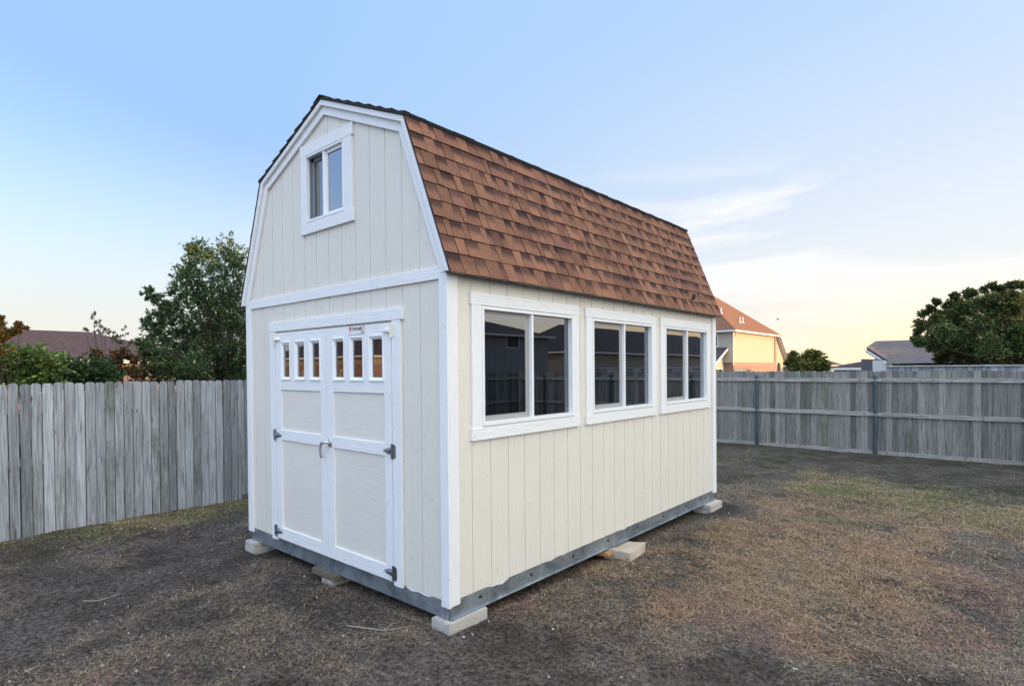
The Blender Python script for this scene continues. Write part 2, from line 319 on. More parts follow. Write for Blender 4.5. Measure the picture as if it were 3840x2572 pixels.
def tinted(name, rough=0.8, sat=1.0, trans=0.0, var=0.0):
    g = G(name); colr, _ = g.attr(); g.fin(colr, rough, spec=0.2)
    if trans:
        t = g.new('ShaderNodeBsdfTranslucent'); g.l.new(colr, t.inputs[0]); ms = g.new('ShaderNodeMixShader'); ms.inputs[0].default_value = trans
        g.l.new(g.b.outputs[0], ms.inputs[1]); g.l.new(t.outputs[0], ms.inputs[2]); g.l.new(ms.outputs[0], g.o.inputs[0])
    return g.m
M['blade'] = tinted('dry_grass_blades', 0.8, trans=0.15); M['leaf'] = tinted('leaves', 0.55, trans=0.3); M['chip'] = tinted('wood_chips', 0.8)
M['bark'] = wood('bark', (0.035, 0.027, 0.02), (0.12, 0.09, 0.07), (25, 25, 5))
M['twig'] = wood('bare_twig', (0.22, 0.19, 0.15), (0.42, 0.37, 0.30), (30, 30, 30))
# houses
def lapsiding(name, colr, pitch=0.16):
    g = G(name); v = g.coord((1, 1, 1)); sxy = g.new('ShaderNodeSeparateXYZ'); g.l.new(v, sxy.inputs[0]); w = g.math('FRACT', g.math('DIVIDE', sxy.outputs[2], pitch))
    c = g.mix(g.ramp(w, (0.0, 1.0), (0.12, 0.0)), colr, tuple(x*0.55 for x in colr)); c = g.mix(g.math('MULTIPLY', g.noise(v, 1.5, 4), 0.3), c, tuple(x*0.8 for x in colr))
    g.bump(w, 0.5, 0.02); return g.fin(c, 0.7)
M['lap'] = lapsiding('cream_lap_siding', (0.48, 0.42, 0.34)); M['lapmauve'] = lapsiding('mauve_grey_siding', (0.15, 0.13, 0.14)); M['lapgrey'] = lapsiding('grey_lap_siding', (0.35, 0.33, 0.33)); M['laptan'] = lapsiding('tan_lap_siding', (0.45, 0.36, 0.28))
def brickm(name, c1, c2):
    g = G(name); c = g.new('ShaderNodeTexCoord'); mpp = g.new('ShaderNodeMapping'); mpp.inputs['Rotation'].default_value = (math.pi/2, 0, 0)
    sxy = g.new('ShaderNodeSeparateXYZ'); g.l.new(c.outputs['Object'], sxy.inputs[0]); cm = g.new('ShaderNodeCombineXYZ'); g.l.new(g.math('ADD', sxy.outputs[0], sxy.outputs[1]), cm.inputs[0]); g.l.new(sxy.outputs[2], cm.inputs[1])
    b = g.new('ShaderNodeTexBrick'); g.l.new(cm.outputs[0], b.inputs['Vector']); b.inputs['Scale'].default_value = 1; b.inputs['Brick Width'].default_value = 0.4; b.inputs['Row Height'].default_value = 0.14; b.inputs['Mortar Size'].default_value = 0.02
    b.inputs['Color1'].default_value = (*c1, 1); b.inputs['Color2'].default_value = (*c2, 1); b.inputs['Mortar'].default_value = (0.45, 0.38, 0.32, 1)
    return g.fin(b.outputs[0], 0.9)
M['brick'] = brickm('red_brick', (0.20, 0.085, 0.06), (0.30, 0.14, 0.10))
def roofm(name, c0, c1):
    g = G(name); v = g.coord((1, 1, 1)); sxy = g.new('ShaderNodeSeparateXYZ'); g.l.new(v, sxy.inputs[0]); w = g.math('FRACT', g.math('DIVIDE', sxy.outputs[2], 0.14))
    a = g.noise(g.coord((4, 4, 20)), 1, 4, 0.7); c = g.mix(g.ramp(a, (0.35, 0.0), (0.65, 1.0)), c0, c1); c = g.mix(g.ramp(w, (0.0, 0.5), (0.2, 0.0)), c, tuple(x*0.5 for x in c0)); g.bump(a, 0.4, 0.03); return g.fin(c, 0.95, spec=0.1)
M['roof_brown'] = roofm('brown_house_roof', (0.17, 0.085, 0.055), (0.25, 0.135, 0.09)); M['roof_grey'] = roofm('grey_house_roof', (0.10, 0.085, 0.09), (0.17, 0.145, 0.145))
M['roof_mauve'] = roofm('mauve_house_roof', (0.045, 0.034, 0.038), (0.088, 0.068, 0.072)); M['roof_dark'] = roofm('dark_house_roof', (0.05, 0.045, 0.05), (0.10, 0.085, 0.09))
g = G('white_fascia'); M['fascia'] = g.fin((0.75, 0.72, 0.66), 0.5)
g = G('dark_opening'); M['dark'] = g.fin((0.02, 0.02, 0.025), 0.4)
g = G('bird_feathers'); M['bird'] = g.fin((0.06, 0.055, 0.06), 0.8)

# ================================================================== setting: ground
W, LEN = 3.073, 4.878
rng = random.Random(7); nr = np.random.default_rng(11)
def gz(x, y):
    """ground height"""
    d = math.hypot(x-0.0, y+0.1); ds = math.hypot(max(-W-x, 0, x), max(-y, 0, y-LEN))
    z = -0.130+0.036*math.exp(-(ds/1.4)**2)+0.034*math.exp(-(d/0.9)**2)
    z += 0.012*mnoise.noise((x*0.8, y*0.8, 0.3))
    if x < 12 and abs(y) < 16: z += 0.013*mnoise.noise((x*3.1, y*3.1, 1.7))+0.010*mnoise.noise((x*8, y*8, 4.2))+0.006*mnoise.noise((x*15, y*15, 9.2))
    if -W-0.05 < x < 0.05 and -0.05 < y < LEN: z -= 0.02
    return z
def zones(x, y):
    n1 = mnoise.noise((x*0.5, y*0.5, 8.1)); n2 = mnoise.noise((x*1.3+4, y*1.3, 3.3))
    th = 0.0; gr = 0.0; far = 0.0
    e = max(0, 1-abs(x-1.1)/1.6)*min(1, max(0, (y-0.2)/0.8))*min(1, max(0, (8.2-y)/1.5)); th += 0.36*e
    e2 = max(0, min(1, (x-0.1)/0.6))*max(0, min(1, (y-1.2)/1.5))*max(0, min(1, (8.8-y)/1.0)); th += 0.30*e2; gr += 0.14*e2
    if x < -4.2: th += 0.30*min(1, (-4.2-x)/0.6); gr += 0.75*min(1, (-4.2-x)/0.8)
    if y > 5: gr += 0.45*min(1, (y-5)/3)
    if y > 8.6: th -= 0.55*min(1, (y-8.6)/0.7); gr += 0.25
    g2 = math.hypot((x-1.0)/0.55, (y-7.1)/0.5); gr += 1.2*max(0, 1-g2)
    g3 = math.hypot((x-1.35)/0.4, (y-5.1)/0.35); gr += 0.7*max(0, 1-g3)
    fd = math.hypot(x-2.97, y+2.76); th -= 0.34*max(0, min(1, (4.3-fd)/1.2))*(1 if x > -0.5 else 0.75); th -= 0.22*max(0, min(1, (x-2.0)/1.2))*max(0, min(1, (5.5-y)/2))
    if max(abs(x), abs(y)) > 18: far = 1.0
    th += 0.42*n1+0.26*n2-0.16*max(0, min(1, (0.1-y)/0.5))
    return th, min(1, max(0, gr)), far
xs = np.concatenate([[-900, -300, -120, -60, -30, -16, -9], np.arange(-6, 6.01, 0.04), [6.5, 7.5, 9], [14, 22, 40, 80, 160, 400, 900]])
ys = np.concatenate([[-900, -300, -120, -60, -30, -15, -9, -5], np.arange(-3.2, 12.0, 0.04), [14, 18, 25, 40, 70, 120, 300, 900]])
vv = []; zc = []
for y in ys:
    for x in xs:
        vv.append((x, y, gz(x, y))); zc.append((*zones(x, y), 1))
nx = len(xs); ff = [(j*nx+i, j*nx+i+1, (j+1)*nx+i+1, (j+1)*nx+i) for j in range(len(ys)-1) for i in range(nx-1)]
me = bpy.data.meshes.new('ground'); me.from_pydata(vv, [], ff); me.materials.append(M['ground'])
ca = me.color_attributes.new('zone', 'FLOAT_COLOR', 'POINT'); ca.data.foreach_set('color', np.array(zc, dtype=np.float32).ravel())
me.polygons.foreach_set('use_smooth', [True]*len(me.polygons))
tag(bpy.data.objects.new('ground', me), kind='structure'); col.objects.link(bpy.data.objects['ground'])

# ---- dry grass: thin real blades lying in mats
def blades(name, P, Lh, wd, tilt, colors, mat, label=None, cat=None, kind='stuff', flatz=None):
    n = len(P); az = nr.uniform(0, 2*np.pi, n); d = np.stack([np.cos(az)*np.cos(tilt), np.sin(az)*np.cos(tilt), np.sin(tilt)], 1)
    sd_ = np.stack([-np.sin(az), np.cos(az), np.zeros(n)], 1)*wd[:, None]
    bend = np.stack([np.cos(az+1.2), np.sin(az+1.2), -0.6*np.ones(n)], 1)*(Lh*0.18)[:, None]
    p0 = P; p1 = P+d*(Lh*0.5)[:, None]; p2 = P+d*Lh[:, None]+bend
    V = np.stack([p0-sd_, p0+sd_, p1+sd_*0.8, p1-sd_*0.8, p2], 1).reshape(-1, 3)
    me = bpy.data.meshes.new(name); me.vertices.add(n*5); me.vertices.foreach_set('co', V.astype(np.float32).ravel())
    idx = (np.arange(n)*5)[:, None]; loops = np.concatenate([idx+np.array([[0, 1, 2, 3]]), idx+np.array([[3, 2, 4]])], 1).ravel()
    me.loops.add(n*7); me.loops.foreach_set('vertex_index', loops.astype(np.int32)); me.polygons.add(n*2)
    st = (np.arange(n)*7)[:, None]+np.array([[0, 4]]); me.polygons.foreach_set('loop_start', st.ravel().astype(np.int32)); me.polygons.foreach_set('loop_total', np.tile([4, 3], n).astype(np.int32))
    me.update(calc_edges=True); me.materials.append(mat)
    a = me.color_attributes.new('tint', 'FLOAT_COLOR', 'POINT'); a.data.foreach_set('color', np.repeat(np.concatenate([colors, np.ones((n, 1))], 1), 5, axis=0).astype(np.float32).ravel())
    o = bpy.data.objects.new(name, me); col.objects.link(o); tag(o, label, cat, kind=kind); return o
pts = []; cl = []
PAL = {'tan': (0.37, 0.27, 0.17), 'grey': (0.26, 0.21, 0.165), 'orange': (0.42, 0.25, 0.15), 'dark': (0.10, 0.08, 0.066), 'green': (0.13, 0.18, 0.05), 'straw': (0.46, 0.355, 0.23), 'pink': (0.30, 0.17, 0.15), 'brown': (0.20, 0.12, 0.08)}
def inview(x, y):
    dx, dy = x-CAM[0], y-CAM[1]; f = AX[2][0]*dx+AX[2][1]*dy; r = AX[0][0]*dx+AX[0][1]*dy
    return f > 1.2 and abs(r) < f*0.95+0.3
tries = 0
while len(pts) < 300000 and tries < 2000000:
    tries += 1
    f = 1.2+13.5*rng.random()**1.25; r = (rng.random()*2-1)*(f*0.93+0.3)*(1.0 if rng.random() < .86 else 2.0)
    x = CAM[0]+AX[2][0]*f+AX[0][0]*r; y = CAM[1]+AX[2][1]*f+AX[0][1]*r
    if x < -5.6 or x > 8.8 or y > 11.75 or y < -6 or (-W+0.1 < x < -0.1 and 0.1 < y < LEN): continue
    th, gr, _ = zones(x, y)
    n = mnoise.noise((x*2.1, y*2.1, 5.5))+0.6*mnoise.noise((x*6.3, y*6.3, 2.5))
    dens = 0.22+th*1.3+0.65*n
    if rng.random() > dens: continue
    q = rng.random(); n3 = mnoise.noise((x*1.1, y*1.1, 21.0)); n4 = mnoise.noise((x*0.9+7, y*0.9, 31.0))
    if gr > 0.25 and q < gr*0.55*(1+n3): k = 'green'
    elif th > 0.18 and q < 0.20+0.5*n3: k = 'orange'
    elif n4 > 0.28 and q < 0.5: k = 'pink'
    elif q < 0.56: k = 'grey' if th < 0.22 else 'tan'
    elif q < 0.62: k = 'straw'
    elif q < 0.80: k = 'dark' if th < 0.2 else 'brown'
    elif q < 0.93: k = 'tan'
    else: k = 'straw'
    if k in ('straw', 'orange') and math.hypot(x-CAM[0], y-CAM[1]) < 3.6 and rng.random() < .8: k = 'grey'
    pts.append((x, y)); c = np.array(PAL[k])*rng.uniform(0.5, 1.7); cl.append(c)
P2 = np.array(pts); PZ = np.array([gz(x, y) for x, y in pts]); PP = np.column_stack([P2, PZ+nr.uniform(-0.002, 0.012, len(P2))]); n = len(PP)
Lh = nr.uniform(0.010, 0.052, n)*np.clip(0.55+np.hypot(P2[:, 0]-CAM[0], P2[:, 1]-CAM[1])*0.14, .7, 1.8); tl = np.abs(nr.normal(0.2, 0.28, n)); blades('dry_grass', PP, Lh, nr.uniform(0.0005, 0.0013, n)*np.clip(0.5+np.hypot(P2[:, 0]-CAM[0], P2[:, 1]-CAM[1])*0.16, .7, 2.0), tl, np.array(cl), M['blade'], 'matted dead grass blades lying over the dark soil of the yard', 'grass')
# upright tufts along the fences and beside the shed
pts = []; cl = []; CL = []
def tuft(x, y, r, n, pal, h=1.0):
    for i in range(n):
        a = rng.random()*6.28; q = r*math.sqrt(rng.random()); X, Y = x+q*math.cos(a), y+q*math.sin(a); pts.append((X, Y, gz(X, Y)-0.005)); cl.append(np.array(PAL[rng.choice(pal)])*rng.uniform(0.6, 1.25)); hs.append(h*rng.uniform(0.5, 1.1))
hs = []
for i in range(900):
    f = 2.0+10*rng.random(); r = (rng.random()*2-1)*(f*0.93+0.3); x = CAM[0]+AX[2][0]*f+AX[0][0]*r; y = CAM[1]+AX[2][1]*f+AX[0][1]*r; th_ = zones(x, y)[0]
    if x < -5.4 or y > 11.3 or (-W-.1 < x < 0.12 and -0.1 < y < LEN+.1) or rng.random() > 0.06+1.3*th_: continue
    CL.append((x, y))
for x, y in CL: tuft(x, y, rng.uniform(.03, .08), 13, rng.choice([['tan', 'grey', 'brown'], ['grey', 'dark', 'dark'], ['tan', 'orange', 'brown'], ['green', 'tan', 'dark']]), 0.035)
for i in range(420):
    tuft(-5.52+rng.random()**2*0.9, rng.uniform(-2.6, 1.8), 0.07, 14, ['tan', 'tan', 'green', 'grey', 'brown'], 0.045)
for i in range(300): tuft(rng.uniform(-2.4, 5.0), 11.62-rng.random()*0.5, 0.09, 12, ['green', 'dark', 'brown', 'green'], 0.07)
for (x, y, n_, pal, h) in [(1.0, 7.1, 40, ['green', 'green', 'straw'], 0.07), (0.9, 4.9, 14, ['green', 'tan'], 0.06), (0.55, 3.4, 26, ['orange', 'straw', 'orange'], 0.085), (0.75, 3.9, 16, ['orange', 'tan'], 0.07), (0.6, 1.3, 20, ['orange', 'tan'], 0.06), (0.95, 1.9, 16, ['orange', 'pink'], 0.05), (0.45, 0.75, 14, ['orange', 'tan'], 0.05), (1.5, 2.1, 6, ['straw', 'orange'], 0.07), (-3.3, 0.25, 16, ['tan', 'straw'], 0.07), (1.2, 6.2, 18, ['straw', 'green', 'tan'], 0.07), (0.4, 5.6, 22, ['orange', 'tan', 'brown'], 0.06)]:
    for i in range(n_): tuft(x+rng.gauss(0, 0.22), y+rng.gauss(0, 0.25), 0.05, 16, pal, h)
PP = np.array(pts); n = len(PP); blades('tufted_grass', PP, np.array(hs), nr.uniform(0.0007, 0.0018, n), nr.uniform(0.35, 1.35, n), np.array(cl), M['blade'], 'upright tufts of dry orange and green grass by the shed and fences', 'grass')
# pale chips of wood and stone
mb = MB()
for i in range(420):
    f = 1.5+8*rng.random()**1.6; r = (rng.random()*2-1)*(f*0.93+0.3)*(0.9 if rng.random() < .3 else 1); x = CAM[0]+AX[2][0]*f+AX[0][0]*r; y = CAM[1]+AX[2][1]*f+AX[0][1]*r
    if x < -5 or y > 10 or (-W < x < 0 and 0 < y < LEN) or (x > 0.6 and rng.random() < 0.6): continue
    a = rng.random()*3.14; l = rng.uniform(0.004, 0.016); w = rng.uniform(0.002, 0.006); z = gz(x, y)+0.006; ca_, sa_ = math.cos(a), math.sin(a); t = rng.uniform(0.002, 0.005); s_ = rng.uniform(0.3, 0.62); mb.tint = (s_, s_*0.95, s_*0.86)
    q = [(x+ca_*i_*l-sa_*j_*w, y+sa_*i_*l+ca_*j_*w) for i_, j_ in ((-1, -.7), (0, -1), (1, -.4), (.8, .8), (-.6, 1))]; mb.prism(q, 2, z-t, z+t)
tag(mb.build('wood_chips', M['chip']), 'pale wood and stone chips scattered over the yard', 'chips', kind='stuff')
def twig(pathpts, r, label, name='fallen_twig', mat='twig', branches=()):
    mb = MB(); mb.tube(pathpts, [r*(1-0.6*i/(len(pathpts)-1)) for i in range(len(pathpts))], 6)
    for b in branches: mb.tube(b, [r*0.6, r*0.45, r*0.25][:len(b)], 5)
    o = mb.build(name, M[mat], smooth=True); tag(o, label, 'twig', 'twigs fallen on the yard'); return o
def gpt(u, v, z=-0.12):
    d = AX.T @ np.array([(u-CX)/FPX, -(v-CY)/FPX, 1.0]); t = (z-CAM[2])/d[2]; p = CAM+d*t; return (p[0], p[1], gz(p[0], p[1]))
def gp(uvs, dz=0.012): return [(q[0], q[1], q[2]+dz*(1+0.4*(i % 2))) for i, q in enumerate(gpt(u, v, -0.1) for u, v in uvs)]
twig(gp([(1300, 2366), (1345, 2372), (1410, 2376), (1440, 2379), (1490, 2374), (1550, 2370)]), 0.006, 'grey twig lying on soil in front of the near shed corner', branches=[gp([(1440, 2379), (1475, 2362), (1500, 2358)], 0.02)])
twig(gp([(2990, 1900), (3040, 1903), (3062, 1912), (3072, 1920)]), 0.010, 'pale bent stick in the grass right of the shed')
twig(gp([(2890, 1756), (2915, 1759), (2935, 1762), (2953, 1760)]), 0.010, 'pale curved stick on bare soil near the back fence')
twig(gp([(310, 2245), (345, 2246), (375, 2243), (430, 2226), (465, 2214)]), 0.006, 'thin grey twig on the bare soil at left')
twig(gp([(92, 2507), (120, 2498), (150, 2488)]), 0.006, 'short pale stick at the bottom left of the yard')
b0 = gpt(2811, 1737, -0.13)
def pl(*o): return [(b0[0]+a*AX[0][0], b0[1]+a*AX[0][1], b0[2]+z) for a, z in o]
t_ = twig(pl((0, 0), (-0.05, 0.08), (-0.05, 0.20), (0.03, 0.30)), 0.009, 'forked bare twig standing up near the back fence', branches=[pl((-0.03, 0.05), (0.05, 0.12), (0.12, 0.16)), pl((0.07, 0.13), (0.09, 0.2), (0.11, 0.27))])
b0 = gpt(2723, 1722, -0.13); twig(pl((0, 0), (-0.04, 0.07), (-0.05, 0.16)), 0.007, 'short straight twig sticking up behind the far shed corner')

# ================================================================== the shed
shed = thing('garden_shed', 'cream painted barn-roof shed with white trim and brown shingles', 'shed', (-W/2, LEN/2, 0))
XC = -W/2
Pout = [(-W-0.090, 2.466), (-2.678, 3.677), (XC, 4.157), (-0.395, 3.677), (0.090, 2.466)]
def offs(P, d, zend=None):
    segs = []
    for a, b in zip(P[:-1], P[1:]):
        t = Vector((b[0]-a[0], b[1]-a[1])).normalized(); nn = Vector((t.y, -t.x)); segs.append((Vector(a)+nn*d, t))
    def inter(p, t, q, s):
        k = ((q.x-p.x)*s.y-(q.y-p.y)*s.x)/(t.x*s.y-t.y*s.x); return p+t*k
    r = []
    z = P[0][1] if zend is None else zend
    r.append(inter(segs[0][0], segs[0][1], Vector((0, z)), Vector((1, 0))))
    for (p, t), (q, s) in zip(segs[:-1], segs[1:]): r.append(inter(p, t, q, s))
    r.append(inter(segs[-1][0], segs[-1][1], Vector((0, z)), Vector((1, 0))))
    return [(v.x, v.y) for v in r]
def ribbon(mb, A, B, ax, a, b):
    for i in range(len(A)-1): mb.prism([A[i], A[i+1], B[i+1], B[i]], ax, a, b)
inner = offs(Pout, 0.045)
def ztop(x):
    for a, b in zip(inner[:-1], inner[1:]):
        if a[0] <= x <= b[0]: return a[1]+(b[1]-a[1])*(x-a[0])/(b[0]-a[0])
    return 2.47
def siding(mb, ax, surf, sgn, u0, u1, z0, zt, grooves, opens, extra=()):
    cuts = {u0, u1, *extra}
    for gv in grooves:
        if u0 < gv-0.004 and gv+0.004 < u1: cuts |= {gv-0.004, gv+0.004}
    for o in opens: cuts |= {o[0], o[1]}
    cuts = sorted(cuts)
    for a, b in zip(cuts[:-1], cuts[1:]):
        if b-a < 1e-5: continue
        mid = (a+b)/2; gro = any(abs(mid-gv) < 0.004 for gv in grooves); s = surf-sgn*(0.006 if gro else 0)
        iv = [(z0, None)]
        for o in sorted(opens, key=lambda o: o[2]):
            if o[0] <= mid <= o[1]:
                lo, _ = iv.pop(); iv.append((lo, o[2])); iv.append((o[3], None))
        for lo, hi in iv:
            if hi is not None and hi-lo < 1e-4: continue
            zz = (zt(a), zt(b)) if hi is None else (hi, hi)
            if ax == 1: mb.prism([(a, lo), (b, lo), (b, zz[1]), (a, zz[0])], 1, s, surf-sgn*0.014)
            else: mb.prism([(a, lo), (b, lo), (b, zz[1]), (a, zz[0])], 0, s, surf-sgn*0.014)
WIN = [(0.337, 1.533), (1.852, 3.066), (3.380, 4.600)]; WZ = (1.354, 2.255)
LOFT = (-1.847, -1.240, 3.127, 3.728); DOOR = (-2.455, -0.612, 0.137, 2.157)
mb = MB()
gf = [-0.289-0.2032*i for i in range(14)]
siding(mb, 1, 0.0, -1, -W, 0, 0.13, ztop, gf, [LOFT, DOOR], [p[0] for p in inner[1:-1]])
siding(mb, 1, LEN, 1, -W, 0, 0.13, ztop, gf, [], [p[0] for p in inner[1:-1]])
gs_ = [0.2366+0.2032*i for i in range(23)]
siding(mb, 0, 0.0, 1, 0.0145, LEN-0.0145, 0.13, lambda u: 2.475, gs_, [(a, b, *WZ) for a, b in WIN])
siding(mb, 0, -W, -1, 0.0145, LEN-0.0145, 0.13, lambda u: 2.475, gs_, [])
mb.build('siding', M['siding'], shed)
# steel base
mb = MB()
hol = [0.32+0.608*i for i in range(8)]
y = 0.0
e = -0.004
for i, h in enumerate(hol+[None]):
    y1 = LEN-0.004 if h is None else h-0.018
    mb.box(e-0.003, e, y+(0.004 if i == 0 else 0), y1, 0.0, 0.129)
    if h is not None: mb.box(e-0.003, e, h-0.018, h+0.018, 0, 0.060); mb.box(e-0.003, e, h-0.018, h+0.018, 0.086, 0.129); y = h+0.018
mb.box(-W+0.004, -W+0.007, 0.004, LEN-0.004, 0, 0.129)
mb.box(-W+0.004, e, 0.004, 0.007, 0.0, 0.129); mb.box(-W+0.004, e, LEN-0.007, LEN-0.004, 0.0, 0.129)
mb.box(e, 0.012, 0.004, LEN-0.004, 0.0, 0.004); mb.box(e-0.05, e-0.003, 0.01, LEN-0.01, 0.001, 0.005)
mb.box(-W+0.01, -0.01, 0.007, 0.06, 0.001, 0.005)
mb.box(e, e+0.003, 3.62, 3.628, 0.004, 0.128)
for i in range(9): yy = 0.30+i*0.53; mb.box(-W+0.01, -0.02, yy, yy+0.04, 0.004, 0.125)
mb.build('base_frame', M['steel'], shed)
for h in hol: MB().box(-0.03, -0.0075, h-0.03, h+0.03, 0.05, 0.095).build('joist_slot', M['gap_dark'], shed)  # dark boxes standing in for the shade inside the slots
mb = MB(); mb.box(-W+0.02, -0.02, 0.02, LEN-0.02, 0.13, 0.15); mb.build('floor', M['osb'], shed)
# corner trims
def ctrim(name, boxes, key='trim_v'):
    mb = MB()
    for b in boxes: mb.box(*b)
    return mb.build(name, M[key], shed, bevel=0.0025)
ctrim('corner_trim', [(-0.066, 0.019, -0.019, 0, 0.092, 2.50), (0.0, 0.019, 0.0, 0.088, 0.100, 2.462)])
ctrim('corner_trim', [(-W-0.019, -W+0.085, -0.019, 0, 0.092, 2.50), (-W-0.019, -W, 0.0, 0.088, 0.100, 2.462)])
ctrim('corner_trim', [(-0.066, 0.019, LEN, LEN+0.019, 0.092, 2.50), (0.0, 0.019, LEN-0.088, LEN, 0.100, 2.462)])
ctrim('corner_trim', [(-W-0.019, -W+0.085, LEN, LEN+0.019, 0.092, 2.50), (-W-0.019, -W, LEN-0.088, LEN, 0.100, 2.462)])
ctrim('band_board', [(-W+0.086, -0.067, -0.019, 0, 2.425, 2.512)], 'trim_x')
# rake boards
a1, a2, a3 = offs(Pout, 0.012), offs(Pout, 0.056), offs(Pout, 0.052); a4 = offs(Pout, 0.126)
for ya, yb in ((-0.046, -0.023), (LEN+0.023, LEN+0.046)):
    mb = MB(); ribbon(mb, a1, a2, 1, ya, yb); mb.build('rake_board', M['trim_v'], shed, bevel=0.002)
for ya, yb in ((-0.0225, -0.001), (LEN+0.001, LEN+0.0225)):
    mb = MB(); ribbon(mb, a3, a4, 1, ya, yb); mb.build('frieze_board', M['trim_v'], shed, bevel=0.002)
# roof
mb = MB(); ribbon(mb, offs(Pout, 0.010), offs(Pout, 0.034), 1, -0.022, LEN+0.022)
roof = mb.build('roof', M['osb'], shed)
mb = MB()
mb.prism([(0.018, 2.458), (0.076, 2.458), (0.0765, 2.452), (0.0945, 2.452), (0.0945, 2.4575), (0.086, 2.464), (0.018, 2.464)], 1, -0.046, LEN+0.046); mb.build('drip_edge', M['drip'], roof); mb = MB()
mb.prism([(-W-0.018, 2.458), (-W-0.076, 2.458), (-W-0.0765, 2.452), (-W-0.0945, 2.452), (-W-0.0945, 2.4575), (-W-0.086, 2.464), (-W-0.018, 2.464)], 1, -0.046, LEN+0.046); mb.build('drip_edge', M['drip'], roof)
def slope(mb, A, B, ncourse, thick, y0, y1, seed, ragged=0.0):
    A = Vector(A); B = Vector(B); Ls = (B-A).length; d = (B-A)/Ls; nn = Vector((d.y, -d.x))
    if nn.y < 0: nn = -nn
    if abs(nn.y) < 1e-9: pass
    r = random.Random(seed); ex = Ls/ncourse
    for i in range(ncourse):
        s0, s1 = i*ex-(0.012 if i == 0 else 0), (i+1)*ex+0.004; y = y0-0.001*(i % 2); alt = False; tb = r.random()
        while y < y1:
            w = r.choice([0.06, 0.08, 0.10, 0.12, 0.14]); ye = min(y+w, y1)
            if y1-ye < 0.05: ye = y1
            lift = r.choice([0, 0, 0.0025, 0.004]); gap = 0.0003+(0.0050 if (not alt or r.random() < 0.35) else 0)
            mb.tint = (tb, (r.choice([0.75, 0.95, 0.9, 0.6]) if (alt := not alt) else r.choice([0, 0, 0.1, 0.3, 0.7])), r.choice([0.0, 0.2, 0.5, 1.0]) if r.random() < 0.6 else 0.1)
            if gap > 0.002: tb = r.random()
            e0 = r.uniform(-0.003, 0.003)
            def pt(s, h, yy): q = A+d*s+nn*h; return (q.x, yy, q.y)
            hb, ht = thick*0.5+lift, -0.003+lift*0.5
            p = [pt(s0+e0, hb, y), pt(s0+e0, hb, ye-gap), pt(s1, ht, ye-gap), pt(s1, ht, y)]
            uvq = [(y, 0), (ye, 0), (ye, 1), (y, 1)]
            flip = d.x > 0
            mb.cur = 0
            if flip: mb.poly(p[::-1], uvq[::-1])
            else: mb.poly(p, uvq)
            lo = [pt(s0+e0, -0.008, y), pt(s0+e0, -0.008, ye-gap), pt(s1, -0.008, ye-gap), pt(s1, -0.008, y)]
            mb.cur = 1
            for a, b in ((0, 1), (1, 2), (3, 0)): mb.poly([p[a], lo[a], lo[b], p[b]])
            mb.poly(lo)
            y = ye
mb = MB()
slope(mb, Pout[4], Pout[3], 9, 0.008, -0.050, LEN+0.046, 3)
slope(mb, Pout[3], Pout[2], 8, 0.040, -0.058, LEN+0.05, 4)
slope(mb, Pout[0], Pout[1], 9, 0.012, -0.050, LEN+0.046, 5)
slope(mb, Pout[1], Pout[2], 8, 0.034, -0.058, LEN+0.05, 6)
mb.cur = 1; mb.prism([(XC-0.10, 4.157-0.030), (XC, 4.157+0.014), (XC+0.10, 4.157-0.030), (XC+0.10, 4.157-0.018), (XC, 4.157+0.026), (XC-0.10, 4.157-0.018)][::-1], 1, -0.06, LEN+0.05)
# black underlay line along the rake
A_ = offs(Pout, 0.001); B_ = offs(Pout, 0.0115)
ribbon(mb, A_, B_, 1, -0.052, -0.046)
mb.build('shingles', [M['shingle'], M['edge']], roof)
# one loose shingle scrap lifted near the eave
mb = MB(); mb.prism([(4.05, 2.62), (4.09, 2.615), (4.10, 2.66), (4.07, 2.68)], 0, 0.045, 0.075); 
mb.build('roof_flap', M['edge'], roof)

# ---- sliding windows
def fmap(kind):
    if kind == 'side': return lambda mb, u0, u1, w0, w1, z0, z1: mb.box(w0, w1, u0, u1, z0, z1)
    return lambda mb, u0, u1, w0, w1, z0, z1: mb.box(u0, u1, -w0, -w1, z0, z1)
def pane(kind, u0, u1, w, z0, z1, parent, mat, name='pane'):
    mb = MB()
    if kind == 'side': mb.poly([(w, u0, z0), (w, u1, z0), (w, u1, z1), (w, u0, z1)])
    else: mb.poly([(u0, -w, z0), (u1, -w, z0), (u1, -w, z1), (u0, -w, z1)])
    return mb.build(name, mat, parent)
def slider(kind, u0, u1, z0, z1, head, sill, cas, mull, gmat, label, t=0.024, dep=-0.07):
    bx = fmap(kind)
    mb = MB()
    bx(mb, u0, u1, dep, 0.0225, z0, z0+t+0.006); bx(mb, u0, u1, dep, 0.0225, z1-t, z1)
    bx(mb, u0, u0+t, dep, 0.0225, z0+t+0.006, z1-t); bx(mb, u1-t, u1, dep, 0.0225, z0+t+0.006, z1-t)
    m0, m1 = mull; bx(mb, m0, m1, -0.045, 0.016, z0+t+0.006, z1-t)
    fr = mb.build('window', M['vinyl'], shed, bevel=0.002, label=label)
    mb = MB(); bx(mb, head[0], head[1], 0.0, 0.020, head[2], head[3]); hb = mb.build('head_trim', M['trim_x'], fr, bevel=0.0025)
    mb = MB(); bx(mb, sill[0], sill[1], 0.0, 0.0245, sill[2], sill[3]); mb.build('sill_trim', M['trim_x'], fr, bevel=0.0025)
    for a, b in ((cas[0], u0-0.0015), (u1+0.0015, cas[1])):
        mb = MB(); bx(mb, a, b, 0.0, 0.019, sill[3], head[2]); mb.build('side_trim', M['trim_v'], fr, bevel=0.0025)
    zi0, zi1 = z0+t+0.006, z1-t
    return fr, zi0, zi1, u0+t, u1-t
